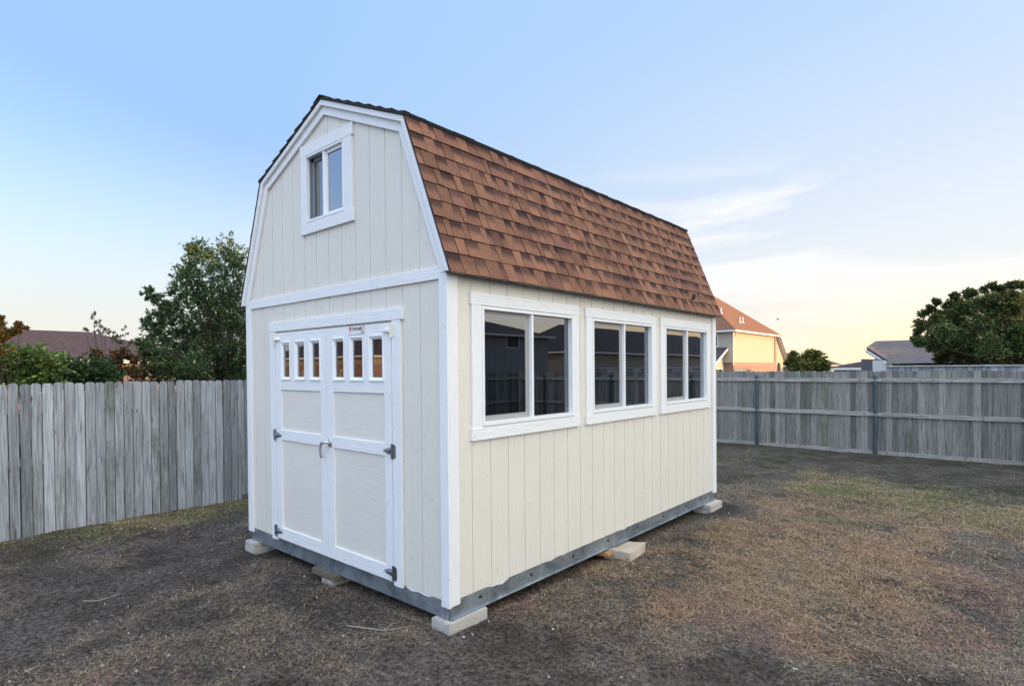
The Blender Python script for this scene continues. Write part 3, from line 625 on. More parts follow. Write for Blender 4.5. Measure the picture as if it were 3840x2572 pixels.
for k, (a, b) in enumerate(WIN):
    m0 = [(0.933, 0.958), (2.449, 2.474), (3.982, 4.007)][k]
    fr, zi0, zi1, ui0, ui1 = slider('side', a, b, *WZ, (a-0.117, b+0.10, 2.260, 2.350), (a-0.118, b+0.095, 1.254, 1.347), (a-0.106, b+0.096), m0, 'glass',
        ['nearest of the three side windows', 'middle one of the three side windows', 'farthest of the three side windows'][k])
    pane('side', m0[1], ui1, -0.022, zi0, zi1, fr, M['glass'])
    # sliding sash behind the screen
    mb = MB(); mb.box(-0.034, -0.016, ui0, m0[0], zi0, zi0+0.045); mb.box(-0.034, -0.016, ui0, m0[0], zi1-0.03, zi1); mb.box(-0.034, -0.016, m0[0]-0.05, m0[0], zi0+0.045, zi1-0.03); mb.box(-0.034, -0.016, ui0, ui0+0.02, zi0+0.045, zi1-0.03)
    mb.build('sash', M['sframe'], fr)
    pane('side', ui0+0.02, m0[0]-0.05, -0.0135, zi0+0.045, zi1-0.03, fr, M['glass'])
    mb = MB(); mb.poly([(-0.0375, ui0, zi0), (-0.0375, m0[0], zi0), (-0.0375, m0[0], zi1), (-0.0375, ui0, zi1)]); mb.build('insect_screen', M['screen'], fr)
fr, zi0, zi1, ui0, ui1 = slider('front', *LOFT, (-1.946, -1.108, 3.735, 3.838), (-1.935, -1.102, 3.023, 3.122), (-1.937, -1.127), (-1.570, -1.545), 'glass', 'small loft window in the gable', 0.016, -0.012)
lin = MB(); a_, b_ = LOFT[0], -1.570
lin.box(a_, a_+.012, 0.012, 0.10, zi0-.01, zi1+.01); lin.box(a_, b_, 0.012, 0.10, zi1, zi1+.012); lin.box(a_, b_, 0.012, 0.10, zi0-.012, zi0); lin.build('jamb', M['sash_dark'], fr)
mb = MB(); mb.box(-1.545, -1.520, 0.0, 0.02, zi0, zi1); mb.box(-1.515, ui1, 0.0, 0.02, zi1-0.03, zi1); mb.box(-1.515, ui1, 0.0, 0.02, zi0, zi0+0.02); mb.build('sash', M['vinyl'], fr)
pane('front', -1.520, ui1, -0.012, zi0+0.02, zi1-0.03, fr, M['glass_loft'])
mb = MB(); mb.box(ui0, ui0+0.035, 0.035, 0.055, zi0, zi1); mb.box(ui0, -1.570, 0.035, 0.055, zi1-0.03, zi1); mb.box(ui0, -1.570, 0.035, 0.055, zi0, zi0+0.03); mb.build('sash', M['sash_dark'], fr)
pane('front', ui0+0.035, -1.570, -0.045, zi0+0.03, zi1-0.03, fr, M['glass'])

# ---- doors
ctrim('door_casing', [(-0.604, -0.505, -0.0235, 0, 0.112, 2.165)]); ctrim('door_casing', [(-2.565, -2.463, -0.0235, 0, 0.112, 2.165)])
ctrim('door_head_trim', [(-2.578, -0.478, -0.026, 0, 2.166, 2.256)], 'trim_x')
for b in [(-2.47, -2.45, 0.022, 0.04, 0.15, 2.2), (-0.62, -0.60, 0.022, 0.04, 0.15, 2.2), (-2.45, -0.62, 0.022, 0.04, 2.152, 2.2)]: MB().box(*b).build('door_stop', M['gap_dark'], shed)  # stops coloured dark to draw the shade line around the doors
F0, F1 = -0.022, 0.018
def leaf(x0, x1, hinge_x, wins, pan, label):
    mb = MB(); zb, zt = 0.137, 2.150; st0, st1 = pan
    rails = [(zb, 0.250), (1.110, 1.208), (1.597, 1.693), (2.058, zt)]
    mb.box(x0, st0, F0, F1, zb, zt); mb.box(st1, x1, F0, F1, zb, zt)
    e = [st0]+[q for w in wins for q in w]+[st1]
    for i in range(0, len(e), 2):
        if e[i+1]-e[i] > 0.002: mb.box(e[i], e[i+1], F0+0.0005, F1, 1.693, 2.058)
    d = mb.build('door', M['trim_v'], shed, bevel=0.002, label=label)
    for a, b in rails: MB().box(st0, st1, F0-0.0002, F1-0.001, a, b).build('rail', M['trim_x'], d, bevel=0.002)
    for a, b in ((0.250, 1.110), (1.208, 1.597)):
        mb = MB(); mb.box(st0, st1, -0.008, 0.010, a, b); mb.build('door_panel', M['panel'], d)
    for a, b in wins:
        mb = MB(); t = 0.030; z0, z1 = 1.693, 2.058
        o = [(a, z0), (b, z0), (b, z1), (a, z1)]; i_ = [(a+t, z0+t), (b-t, z0+t), (b-t, z1-t), (a+t, z1-t)]; m_ = [(a+0.008, z0+0.008), (b-0.008, z0+0.008), (b-0.008, z1-0.008), (a+0.008, z1-0.008)]
        R3 = [[(x, -0.022, z) for x, z in o], [(x, -0.033, z) for x, z in o], [(x, -0.033, z) for x, z in m_], [(x, -0.014, z) for x, z in i_], [(x, 0.012, z) for x, z in i_]]
        for A, B in zip(R3[:-1], R3[1:]):
            for k in range(4): mb.poly([A[k], A[(k+1) % 4], B[(k+1) % 4], B[k]])
        mb.build('window_frame', M['vinyl'], d)
        pane('front', a+t, b-t, 0.008, z0+t, z1-t, d, M['glass'])
    # hinges
    s = 1 if hinge_x > -1.5 else -1
    for z, key in ((2.085, 'hinge_white'), (1.152, 'hinge'), (0.207, 'hinge')):
        mb = MB(); F = F0
        pp = [(hinge_x+s*0.006, z-0.055), (hinge_x+s*0.030, z-0.055), (hinge_x+s*0.044, z-0.040), (hinge_x+s*0.044, z+0.040), (hinge_x+s*0.030, z+0.055), (hinge_x+s*0.006, z+0.055)]
        mb.prism(pp, 1, -0.0285, -0.0236)
        mb.tube([(hinge_x, -0.031, z-0.058), (hinge_x, -0.031, z+0.058)], 0.0075, 8)
        # cupped strap
        n = 7; rows = []
        for i in range(n+1):
            t = i/n; x = hinge_x-s*(0.006+0.108*t); hw = 0.018*(1-t)**0.8+0.0125*(1-t**6) if t < 1 else 0.004; dp = 0.016*math.sin(math.pi*min(1, 0.25+0.75*t))
            rows.append([(x, F, z-hw), (x, F-0.35*dp-0.003, z-hw*0.85), (x, F-dp-0.006, z-hw*0.3), (x, F-dp-0.006, z+hw*0.3), (x, F-0.35*dp-0.003, z+hw*0.85), (x, F, z+hw)])
        vs = [p for r_ in rows for p in r_]; fs = [(i*6+k, i*6+k+1, (i+1)*6+k+1, (i+1)*6+k) for i in range(n) for k in range(5)]; fs.append(tuple(n*6+k for k in range(6))); fs.append(tuple(range(6)))
        mb.faces(vs, fs); o = mb.build('hinge', M[key], d, label='white painted hinge' if key == 'hinge_white' else None)
    return d
dl = leaf(-2.455, -1.537, -2.459, [(-2.337, -2.155), (-2.075, -1.883), (-1.808, -1.624)], (-2.352, -1.634), 'left door leaf')
dr = leaf(-1.532, -0.612, -0.608, [(-1.430, -1.243), (-1.169, -0.970), (-0.900, -0.704)], (-1.432, -0.706), 'right door leaf')
mb = MB()
mb.prism([(-1.500, 1.115), (-1.458, 1.115), (-1.452, 1.15), (-1.458, 1.185), (-1.500, 1.185), (-1.506, 1.15)], 1, -0.031, -0.0225)
mb.tube([(-1.479, -0.03, 1.155), (-1.482, -0.055, 1.157), (-1.492, -0.068, 1.158), (-1.515, -0.074, 1.156), (-1.540, -0.074, 1.146), (-1.556, -0.073, 1.125), (-1.563, -0.071, 1.09), (-1.564, -0.068, 1.05), (-1.560, -0.064, 1.015)], [0.017, 0.016, 0.016, 0.0155, 0.015, 0.0145, 0.014, 0.013, 0.010], 10)
mb.build('handle', M['handle'], dr, smooth=True)
# name plate
def textpoly(mb, s, size, x, y, z, bold=0.0, width=None, shear=0):
    cu = bpy.data.curves.new('t', 'FONT'); cu.body = s; cu.size = size; cu.offset = bold; cu.fill_mode = 'FRONT'; cu.shear = shear; cu.resolution_u = 2
    ob = bpy.data.objects.new('t', cu); col.objects.link(ob); dg = bpy.context.evaluated_depsgraph_get(); dg.update(); me = bpy.data.meshes.new_from_object(ob.evaluated_get(dg))
    xs_ = [v.co.x for v in me.vertices]; k = (width/(max(xs_)-min(xs_))) if width else 1; x_0 = min(xs_)
    for p in me.polygons: mb.poly([(x+(me.vertices[i].co.x-x_0)*k, y, z+me.vertices[i].co.y) for i in p.vertices])
    bpy.data.objects.remove(ob); bpy.data.meshes.remove(me); bpy.data.curves.remove(cu)
mb = MB(); X0, X1, Z0, Z1 = -1.181, -0.961, 2.074, 2.150; yp = -0.0255
mb.cur = 1; mb.box(X0, X1, yp, F0-0.0004, Z0, Z1); mb.cur = 0; mb.box(X0+0.002, X1-0.002, yp-0.0008, yp-0.0001, Z0+0.002, Z1-0.002)
yt = yp-0.0014; mb.cur = 1; textpoly(mb, 'TUFF SHED', 0.036, X0+0.054, yt, Z0+0.036, 0.0016, 0.148)
mb.cur = 2  # small barn emblem
ex, ez_ = X0+0.010, Z0+0.030
for q in ([(0, 0), (0.004, 0), (0.004, 0.022), (0, 0.022)], [(0.034, 0), (0.038, 0), (0.038, 0.022), (0.034, 0.022)], [(0.017, 0), (0.021, 0), (0.021, 0.026), (0.017, 0.026)], [(0.004, 0), (0.017, 0), (0.017, 0.004), (0.004, 0.004)], [(0.021, 0), (0.034, 0), (0.034, 0.004), (0.021, 0.004)], [(0.004, 0.012), (0.017, 0.012), (0.017, 0.016), (0.004, 0.016)], [(0.021, 0.012), (0.034, 0.012), (0.034, 0.016), (0.021, 0.016)],
          [(0, 0.022), (0.038, 0.022), (0.036, 0.027), (0.030, 0.035), (0.019, 0.040), (0.008, 0.035), (0.002, 0.027)]): mb.poly([(ex+a, yt, ez_+b) for a, b in q])
mb.poly([(X1-0.040, yt, Z0+0.009), (X1-0.010, yt, Z0+0.009), (X1-0.010, yt, Z0+0.028), (X1-0.040, yt, Z0+0.028)])
mb.cur = 0; mb.poly([(X1-0.033, yt-0.0004, Z0+0.016), (X1-0.017, yt-0.0004, Z0+0.016), (X1-0.017, yt-0.0004, Z0+0.021), (X1-0.033, yt-0.0004, Z0+0.021)])
mb.cur = 3
for a, b, z in ((0.060, 0.150, 0.0275), (0.012, 0.050, 0.012), (0.080, 0.112, 0.009), (0.122, 0.165, 0.009)): mb.poly([(X0+a, yt, Z0+z), (X0+b, yt, Z0+z), (X0+b, yt, Z0+z+0.0022), (X0+a, yt, Z0+z+0.0022)])
mb.build('name_plate', [M['plate'], M['ink'], M['red'], M['greyink']], dr)
def stud(*b): MB().box(*b).build('stud', M['pine'], shed)
# ---- interior framing seen through the glass
for i in range(13):
    y = 0.03+i*0.4
    if y > LEN-0.06: break
    if not any(a-0.02 < y+0.02 < b+0.02 for a, b in WIN): stud(-0.103, -0.0145, y, y+0.038, 0.15, 2.42)
    else: stud(-0.103, -0.0145, y, y+0.038, 0.15, 1.31)
    stud(-W+0.0145, -W+0.103, y, y+0.038, 0.15, 2.42)
    stud(-W+0.03, -0.03, y, y+0.038, 2.44, 2.53)
for a, b in WIN:
    stud(-0.103, -0.0145, a-0.04, a-0.002, 1.31, 2.42); stud(-0.103, -0.0145, b+0.002, b+0.04, 1.31, 2.42); stud(-0.103, -0.0145, a-0.002, b+0.002, 1.312, 1.35); stud(-0.103, -0.0145, a-0.002, b+0.002, 2.26, 2.40)
for x in (-W+0.05, -2.53, -0.56, -0.10): stud(x, x+0.038, 0.0145, 0.103, 0.15, 2.42)
stud(-2.49, -0.56, 0.0445, 0.103, 2.24, 2.42)
for i in range(8): x = -W+0.2+i*0.38; stud(x, x+0.038, LEN-0.103, LEN-0.0145, 0.15, 2.42)
mb = MB(); siding(mb, 1, 0.0144, -1, -W+0.02, -0.02, 0.15, lambda u: 2.43, [], [DOOR]); mb.build('sheathing', M['osb'], shed)
mb = MB(); siding(mb, 1, LEN-0.0144, 1, -W+0.02, -0.02, 0.15, lambda u: 2.43, [], []); mb.build('sheathing', M['osb'], shed)
mb = MB(); siding(mb, 0, -0.0144, 1, 0.03, LEN-0.03, 0.15, lambda u: 2.43, [], [(a, b, *WZ) for a, b in WIN]); mb.build('sheathing', M['osb'], shed)
mb = MB(); siding(mb, 0, -W+0.0144, -1, 0.03, LEN-0.03, 0.15, lambda u: 2.43, [], []); mb.build('sheathing', M['osb'], shed)
mb = MB(); mb.box(-W+0.02, -0.02, 0.35, LEN-0.02, 2.53, 2.55); mb.build('loft_floor', M['osb'], shed)

# caulk smeared over the top of the steel frame
rc = random.Random(4)
for y0, y1, zl in ((0.40, 0.64, 0.098), (1.12, 1.24, 0.118), (1.36, 1.42, 0.122), (2.38, 2.52, 0.119), (2.86, 2.93, 0.121)):
    up_ = [(y0+(y1-y0)*i/9, 0.1288) for i in range(10)]; dn = [(y0+(y1-y0)*i/9, 0.1285-(0.1285-zl)*math.sin(math.pi*(i+.4)/9.8)*rc.uniform(.5, 1.1)) for i in range(10)][::-1]
    mb = MB(); mb.prism(up_+dn, 0, e, e+0.0016); mb.build('caulk_smear', M['plate'], shed)
mb = MB(); mb.prism([(-0.47, .131), (-0.30, .131), (-0.22, .131), (-0.20, .118), (-0.27, .112), (-0.33, .121), (-0.42, .108), (-0.48, .12)], 1, 0.0, 0.0038); mb.build('caulk_smear', M['plate'], shed)
# ---- blocks under the shed
def blockmesh(x0, x1, y0, y1, z0, z1, mat, name, label, grp, rot=0, rough=0.0, seed=1):
    import bmesh
    bm = bmesh.new(); bmesh.ops.create_cube(bm, size=1)
    for v in bm.verts: v.co = Vector((v.co.x*(x1-x0), v.co.y*(y1-y0), v.co.z*(z1-z0)))
    bmesh.ops.bevel(bm, geom=bm.edges[:], offset=0.006, segments=2, affect='EDGES')
    bmesh.ops.subdivide_edges(bm, edges=bm.edges[:], cuts=3, use_grid_fill=True)
    for v in bm.verts:
        n_ = mnoise.noise_vector(v.co*18+Vector((seed, 0, 0))); v.co += n_*0.0018
        if rough: v.co += mnoise.noise_vector(v.co*5+Vector((seed, 3, 0)))*rough
    me = bpy.data.meshes.new(name); bm.to_mesh(me); bm.free(); me.materials.append(mat)
    for p in me.polygons: p.use_smooth = False
    o = bpy.data.objects.new(name, me); col.objects.link(o); o.location = ((x0+x1)/2, (y0+y1)/2, (z0+z1)/2); o.rotation_euler.z = rot
    return tag(o, label, 'block' if 'board' not in name and 'shim' not in name else 'board', grp)
GB = 'blocks the shed rests on'
blockmesh(-0.155, 0.035, -0.040, 0.355, -0.105, -0.004, M['conc'], 'concrete_block', 'pale concrete block under the near corner of the shed', GB, seed=1)
blockmesh(-3.10, -2.90, -0.055, 0.33, -0.049, -0.006, M['conc'], 'concrete_block', 'upper of two stacked concrete blocks under the left front corner', GB, 0.0, seed=2)
blockmesh(-3.10, -2.895, -0.060, 0.33, -0.135, -0.050, M['conc'], 'concrete_block', 'lower of two stacked concrete blocks under the left front corner', GB, 0.01, seed=3)
blockmesh(-1.64, -1.46, -0.030, 0.36, -0.155, -0.056, M['conc'], 'concrete_block', 'concrete block below a dark board under the doors', GB, seed=4)
blockmesh(-1.78, -1.40, -0.045, 0.07, -0.054, -0.002, M['oldwood'], 'wooden_board', 'dark weathered board on the block under the doors', GB, 0.02, seed=5)
blockmesh(-0.14, 0.095, 4.50, 4.90, -0.155, -0.060, M['conc'], 'concrete_block', 'concrete block under the far right corner of the shed', GB, seed=6)
blockmesh(-0.14, 0.095, 4.495, 4.90, -0.058, -0.004, M['conc'], 'concrete_block', 'thin cap block on top at the far right shed corner', GB, seed=16)
# broken slab mid side
blockmesh(-0.08, 0.20, 2.14, 2.56, -0.16, -0.020, M['conc2'], 'broken_slab', 'broken tan concrete slab under the middle of the side wall', GB, 0.14, 0.030, seed=12)
blockmesh(-0.10, 0.05, 2.04, 2.15, -0.060, -0.022, M['freshwood'], 'wood_shim', 'small orange wood shim by the broken slab', GB, 0.1, seed=8)

# ================================================================== fences
def picket(mb, ax, u, w, f0, f1, z0, z1, r):
    """one dog-eared board in plane ax (1: face along x, 0: face along y)"""
    c = 0.022; l = r.uniform(-0.006, 0.006); pts = [(u, z0), (u+w, z0), (u+w, z1-c), (u+w-c, z1), (u+c, z1), (u, z1-c)]
    mb.tint = (r.uniform(0.15, 0.95), r.random() if r.random() < 0.55 else 0.1, r.random() if r.random() < 0.25 else 0); mb.prism([(a+l*(z-z0)/1.8*0.6, z) for a, z in pts], ax, f0+l*0.5, f1+l*0.5)
def fence(name, label, ax, f, u0, u1, pitch, zt, yard_side, posts, rails=True, seed=1, gap=0.004, kick=True, cap=None, mat='fence_back'):
    """ax 0: fence plane x=f running along y; ax 1: plane y=f running along x. yard_side +-1: side on which rails/posts stand"""
    r = random.Random(seed); t = thing(name, label, 'fence', (f, (u0+u1)/2, -0.14) if ax == 0 else ((u0+u1)/2, f, -0.14), 'wooden picket fences round the yard')
    mb = MB(); u = u0
    while u < u1:
        w = pitch-gap*r.uniform(0.4, 1.9); picket(mb, ax, u, w, f-0.010, f+0.010, -0.16+r.uniform(-0.01, 0.02), zt+r.uniform(-0.008, 0.008), r); u += pitch
    mb.build('pickets', M[mat], t)
    s = yard_side
    def bx(mb, a, b, d0, d1, z0, z1):
        if ax == 0: mb.box(f+s*d0, f+s*d1, a, b, z0, z1)
        else: mb.box(a, b, f+s*d0, f+s*d1, z0, z1)
    for z in ((1.43, 1.47), (0.69, 0.73)):
        a = u0; ps = [p for p in posts if u0 < p < u1]+[u1]
        for p in ps:
            mb = MB(); mb.tint = (r.uniform(0.5, 0.9), 0.1, 0.1); dz = r.uniform(-0.006, 0.006); bx(mb, a, p-0.002, 0.0115, 0.050, z[0]+dz, z[1]+dz+0.045); a = p; mb.build('rail', M['rail'], t)
    if kick:
        mb = MB(); mb.tint = (0.7, 0.3, 0.1); bx(mb, u0, u1, 0.0115, 0.03, -0.155, -0.05); mb.build('kickboard', M['rail'], t)
    for p in posts:
        mb = MB(); c = (f+s*0.082, p) if ax == 0 else (p, f+s*0.082); mb.tube([(c[0], c[1], -0.25), (c[0], c[1], 1.57)], 0.038, 12); mb.tube([(c[0], c[1], 1.57), (c[0], c[1], 1.585)], [0.041, 0.02], 12)
        po = mb.build('post', M['post'], t, smooth=False)
        for z in (1.47, 0.73):
            mb = MB(); bb = [(-.10, .0505), (-.036, .0505), (-.036, .1145), (.036, .1145), (.036, .0505), (.10, .0505), (.10, .0535), (.039, .0535), (.039, .1175), (-.039, .1175), (-.039, .0535), (-.10, .0535)]
            mb.prism([((f+s*d, p+u) if ax == 0 else (p+u, f+s*d)) for u, d in bb], 2, z-0.018, z+0.018); mb.build('bracket', M['bracket'], po)
    return t
fence('wooden_fence', 'grey weathered picket fence at left running behind the shed', 0, -5.66, -12.0, 11.7, 0.104, 1.655, -1, [-11.5+2.44*i for i in range(10)], seed=2, kick=False, gap=0.010, mat='fence')
fence('wooden_fence', 'grey fence across the back with rails and metal posts showing', 1, 11.82, -5.7, 9.2, 0.112, 1.668, -1, [-4.0, -1.62, 0.83, 3.27, 5.7, 8.1], seed=3)
fence('wooden_fence', 'grey rail-side fence along the right edge of the yard, outside the frame', 0, 9.2, -12, 11.7, 0.112, 1.66, -1, [-10+2.44*i for i in range(9)], seed=4)
# neighbour's further fence
r_ = random.Random(9); t = thing('wooden_fence', 'second fence with pale cap rail peeping over the back fence', 'fence', (3.5, 15.3, -0.14), 'wooden picket fences round the yard')
mb = MB(); u = 0.55
while u < 9: picket(mb, 1, u, 0.135, 15.29, 15.31, -0.16, 1.745, r_); u += 0.14
mb.build('pickets', M['fence'], t); mb = MB(); mb.tint = (0.9, 0, 0); mb.box(0.55, 9, 15.25, 15.36, 1.747, 1.785); mb.build('cap_rail', M['rail'], t)
blockmesh(-5.60, -5.55, 1.02, 1.62, -0.13, -0.045, M['oldwood'], 'loose_board', 'loose short board lying at the foot of the left fence', None)

# ================================================================== vegetation
def leafcloud(name, mat, centers, per, Lr, Wr, cols, parent, seed, twist=1.0, shell=0.0, droop=0.0):
    g_ = np.random.default_rng(seed); Ps = []; Ds = []; Cs = []
    for (c, r, k) in centers:
        n_tw = max(3, int(per*k/14)); c = np.array(c); cb = g_.uniform(0.75, 1.2)
        for i in range(n_tw):
            d = g_.normal(size=3); d /= np.linalg.norm(d); d[2] = d[2]*0.9+0.15; l = np.array(r)*(g_.uniform(0.15, 1.0)**0.6)*(1+g_.normal()*0.12); tip = c+d*l; st = c+d*l*0.35+g_.normal(size=3)*np.array(r)*0.08
            m_ = 14; t = np.linspace(0.1, 1, m_)[:, None]; pos = st+(tip-st)*t+g_.normal(size=(m_, 3))*0.018*np.mean(r)/0.3
            dr_ = (tip-st); dr_ = dr_/(np.linalg.norm(dr_)+1e-6)+g_.normal(size=(m_, 3))*0.65; dr_[:, 2] -= droop; dr_ /= np.linalg.norm(dr_, axis=1)[:, None]
            Ps.append(pos); Ds.append(dr_); cc_ = np.array(cols)[g_.integers(0, len(cols), m_)]*cb*g_.uniform(0.6, 1.35, (m_, 1)); Cs.append(cc_)
    P = np.concatenate(Ps); D = np.concatenate(Ds); C_ = np.concatenate(Cs); n = len(P)
    Sd = np.cross(D, g_.normal(size=(n, 3))); Sd /= np.linalg.norm(Sd, axis=1)[:, None]; Ln = g_.uniform(*Lr, n)[:, None]; Wd = g_.uniform(*Wr, n)[:, None]
    Nn = np.cross(D, Sd)
    V = np.stack([P, P+D*Ln*0.45+Sd*Wd+Nn*Ln*0.06, P+D*Ln, P+D*Ln*0.45-Sd*Wd+Nn*Ln*0.06], 1).reshape(-1, 3)
    me = bpy.data.meshes.new(name); me.vertices.add(n*4)
    q = Vector((0, 0, 0)) if parent is None else parent.location
    V = V-np.array(q); me.vertices.foreach_set('co', V.astype(np.float32).ravel()); me.loops.add(n*4); me.loops.foreach_set('vertex_index', np.arange(n*4, dtype=np.int32)); me.polygons.add(n)
    me.polygons.foreach_set('loop_start', (np.arange(n)*4).astype(np.int32)); me.polygons.foreach_set('loop_total', np.full(n, 4, dtype=np.int32)); me.update(calc_edges=True); me.materials.append(mat)
    a = me.color_attributes.new('tint', 'FLOAT_COLOR', 'POINT'); a.data.foreach_set('color', np.repeat(np.concatenate([C_, np.ones((n, 1))], 1), 4, axis=0).astype(np.float32).ravel())
    o = bpy.data.objects.new(name, me); col.objects.link(o); o.parent = parent; return o
def limbs(mb, base, tips, r0, seed):
    r = random.Random(seed); base = Vector(base)
    for tp in tips:
        tp = Vector(tp); mid = base.lerp(tp, 0.45)+Vector((r.uniform(-.15, .15), r.uniform(-.15, .15), r.uniform(0.0, .25))); q = [base, base.lerp(mid, .5)+Vector((r.uniform(-.05, .05),)*3), mid, mid.lerp(tp, .5)+Vector((r.uniform(-.08, .08), r.uniform(-.08, .08), 0)), tp]
        rr = r0*r.uniform(0.45, 0.8); mb.tube(q, [rr, rr*.8, rr*.6, rr*.35, rr*.12], 7)
        for k in range(4):
            s = q[2].lerp(tp, r.random()*.6); e = s+Vector((r.uniform(-.16, .16), r.uniform(-.16, .16), r.uniform(-.1, .1))); mb.tube([s, s.lerp(e, .5)+Vector((0, 0, .03)), e], [rr*.25, rr*.16, rr*.05], 5)
def ll(x, y, D): return at(x*.41008, 860+y*.41, D)
def rrr(x, y, D): return at(2640+x*.5126, 1050+y*.5125, D)
def fh(x, y, D): return at(2640+x*.2392, 1080+y*.2392, D)
# big dark tree left of the shed
base = ll(2150, 1400, 11.6); base[2] = -0.14
T = thing('broadleaf_tree', 'dense dark green tree behind the left fence, beside the shed', 'tree', tuple(base))
sp_ = [(2100,170,.30,1),(2030,260,.30,1),(2130,300,.34,1),(1780,170,.22,.8),(1745,215,.16,.6),(1850,240,.26,1),(1900,330,.28,1),(2200,330,.25,1),(1980,420,.34,1.2),(2100,470,.34,1.2),(1720,360,.22,.9),(1680,420,.22,.9),(1770,450,.28,1),(2230,520,.28,1),(1850,540,.32,1.2),(1740,560,.25,.9),(1620,580,.22,.8),(1980,600,.36,1.3),(2150,640,.36,1.3),(1660,650,.22,.8),(1830,700,.34,1.2),(1380,600,.13,.6),(1440,640,.14,.6),(1470,690,.18,.7),(1520,760,.2,.8),(1600,790,.24,.9),(1730,800,.3,1.1),(1950,780,.38,1.4),(2120,800,.38,1.4),(1400,810,.16,.6),(1350,860,.14,.5),(1480,850,.22,.8),(1620,900,.3,1.1),(1800,930,.36,1.4),(2000,950,.4,1.5),(2180,950,.36,1.4),(1420,930,.2,.8),(1370,1030,.2,.8),(1300,1040,.14,.6),(1500,1010,.28,1),(1650,1060,.34,1.3),(1850,1100,.38,1.5),(2060,1120,.4,1.6),(2220,1140,.34,1.4),(1340,1120,.2,.8),(1450,1150,.28,1.1),(1380,1240,.24,1),(1550,1240,.34,1.4),(1750,1270,.36,1.5),(1950,1290,.38,1.6),(2150,1300,.36,1.5),(1340,1330,.2,.9),(1480,1340,.26,1.1),(1640,1360,.3,1.2),(1850,1380,.3,1.3),(2060,1390,.3,1.3),(2230,1390,.3,1.3)]
r_ = random.Random(5); cen = [(tuple(ll(x, y, 11.6+r_.uniform(-.7, .7))), r, k*1.4) for x, y, r, k in sp_]
cen += [((c[0]-0.7, c[1]+0.55, c[2]-0.05), r*1.15, k*0.9) for c, r, k in cen if c[2] < 3.4 and r > .24]
leafcloud('crown', M['leaf'], cen, 290, (0.05, 0.095), (0.009, 0.016), [(0.055, 0.10, 0.04), (0.08, 0.14, 0.05), (0.03, 0.055, 0.025), (0.15, 0.20, 0.075), (0.10, 0.15, 0.075)], T, 31)
mb = MB(); mb.tube([tuple(base), (base[0]+.05, base[1], 0.5), (base[0], base[1]+.05, 1.3)], [0.11, 0.09, 0.08], 10); limbs(mb, (base[0], base[1], 1.1), [c[0] for c in cen[:57:2]], 0.055, 3); mb.build('trunk', M['bark'], T, smooth=True)
# shrubs over the left fence
def shrub(nm, lab, cat, cs_, per, cols, seed, L_=(0.05, 0.09), W_=(0.012, 0.022), stems=4, grp=None):
    c0 = np.mean([c[0] for c in cs_], axis=0); T = thing(nm, lab, cat, (c0[0], c0[1], -0.14), grp)
    leafcloud('foliage', M['leaf'], cs_, per, L_, W_, cols, T, seed)
    mb = MB(); r = random.Random(seed)
    thin = cat == 'wispy shrub'
    if thin:
        pr = None
        for c, rr_, k in cs_:
            a = (c0[0]+r.uniform(-.1, .1), c0[1]+r.uniform(-.1, .1), 1.2) if pr is None or r.random() < .45 else pr
            mb.tube([a, (a[0]*.45+c[0]*.55+r.uniform(-.04, .04), a[1]*.45+c[1]*.55, a[2]*.6+c[2]*.4), tuple(c)], [0.007, 0.0045, 0.0025], 5); pr = c
        mb.tube([(c0[0], c0[1], -.14), (c0[0], c0[1], 1.25)], [0.014, 0.009], 6)
    else:
        for c, rr_, k in cs_: mb.tube([(c0[0]+r.uniform(-.2, .2), c0[1]+r.uniform(-.2, .2), -0.14), (c0[0]*.5+c[0]*.5, c0[1]*.5+c[1]*.5, min(c[2]*.55, 1.0)), tuple(c)], [0.02, 0.013, 0.003], 6)
    mb.build('stems', M['bark'], T); return T
GC = [(0.18, 0.25, 0.06), (0.26, 0.32, 0.09), (0.09, 0.14, 0.05)]; GD = [(0.07, 0.12, 0.05), (0.10, 0.15, 0.06), (0.045, 0.075, 0.04)]
GM = 'shrubs growing behind the left fence'
shrub('leafy_shrub', 'bright green bushy shrub rising over the left fence at the picture edge', 'shrub', [(tuple(ll(x, y, 9.9)), r, 1.2) for x, y, r in ((-60, 1250, .35), (80, 1230, .3), (200, 1260, .32), (330, 1240, .32), (430, 1290, .26), (60, 1340, .3), (250, 1350, .3), (420, 1360, .25), (-150, 1300, .4))], 800, GC, 41, grp=GM)
shrub('leafy_shrub', 'dull green low shrub in the middle of the left fence', 'shrub', [(tuple(ll(x, y, 10.4)), r, 1.2) for x, y, r in ((560, 1290, .28), (680, 1300, .28), (800, 1310, .28), (920, 1330, .25), (620, 1370, .25), (780, 1380, .25), (1000, 1370, .2))], 700, GD, 42, grp=GM)
shrub('leafy_shrub', 'thin rusty brown shrub with orange leaves beside the dark tree', 'wispy shrub', [(tuple(ll(x, y, 10.8)), r, .8) for x, y, r in ((900, 1170, .16), (960, 1210, .2), (1050, 1180, .2), (1100, 1150, .16), (1180, 1150, .15), (1230, 1180, .13), (1000, 1290, .2), (1120, 1280, .2), (1220, 1310, .18), (1150, 1370, .2), (1270, 1360, .16), (870, 1140, .08))], 200, [(0.16, 0.08, 0.03), (0.30, 0.14, 0.03), (0.07, 0.05, 0.03), (0.06, 0.08, 0.035), (0.12, 0.09, 0.06)], 43, (0.04, 0.07), grp=GM)
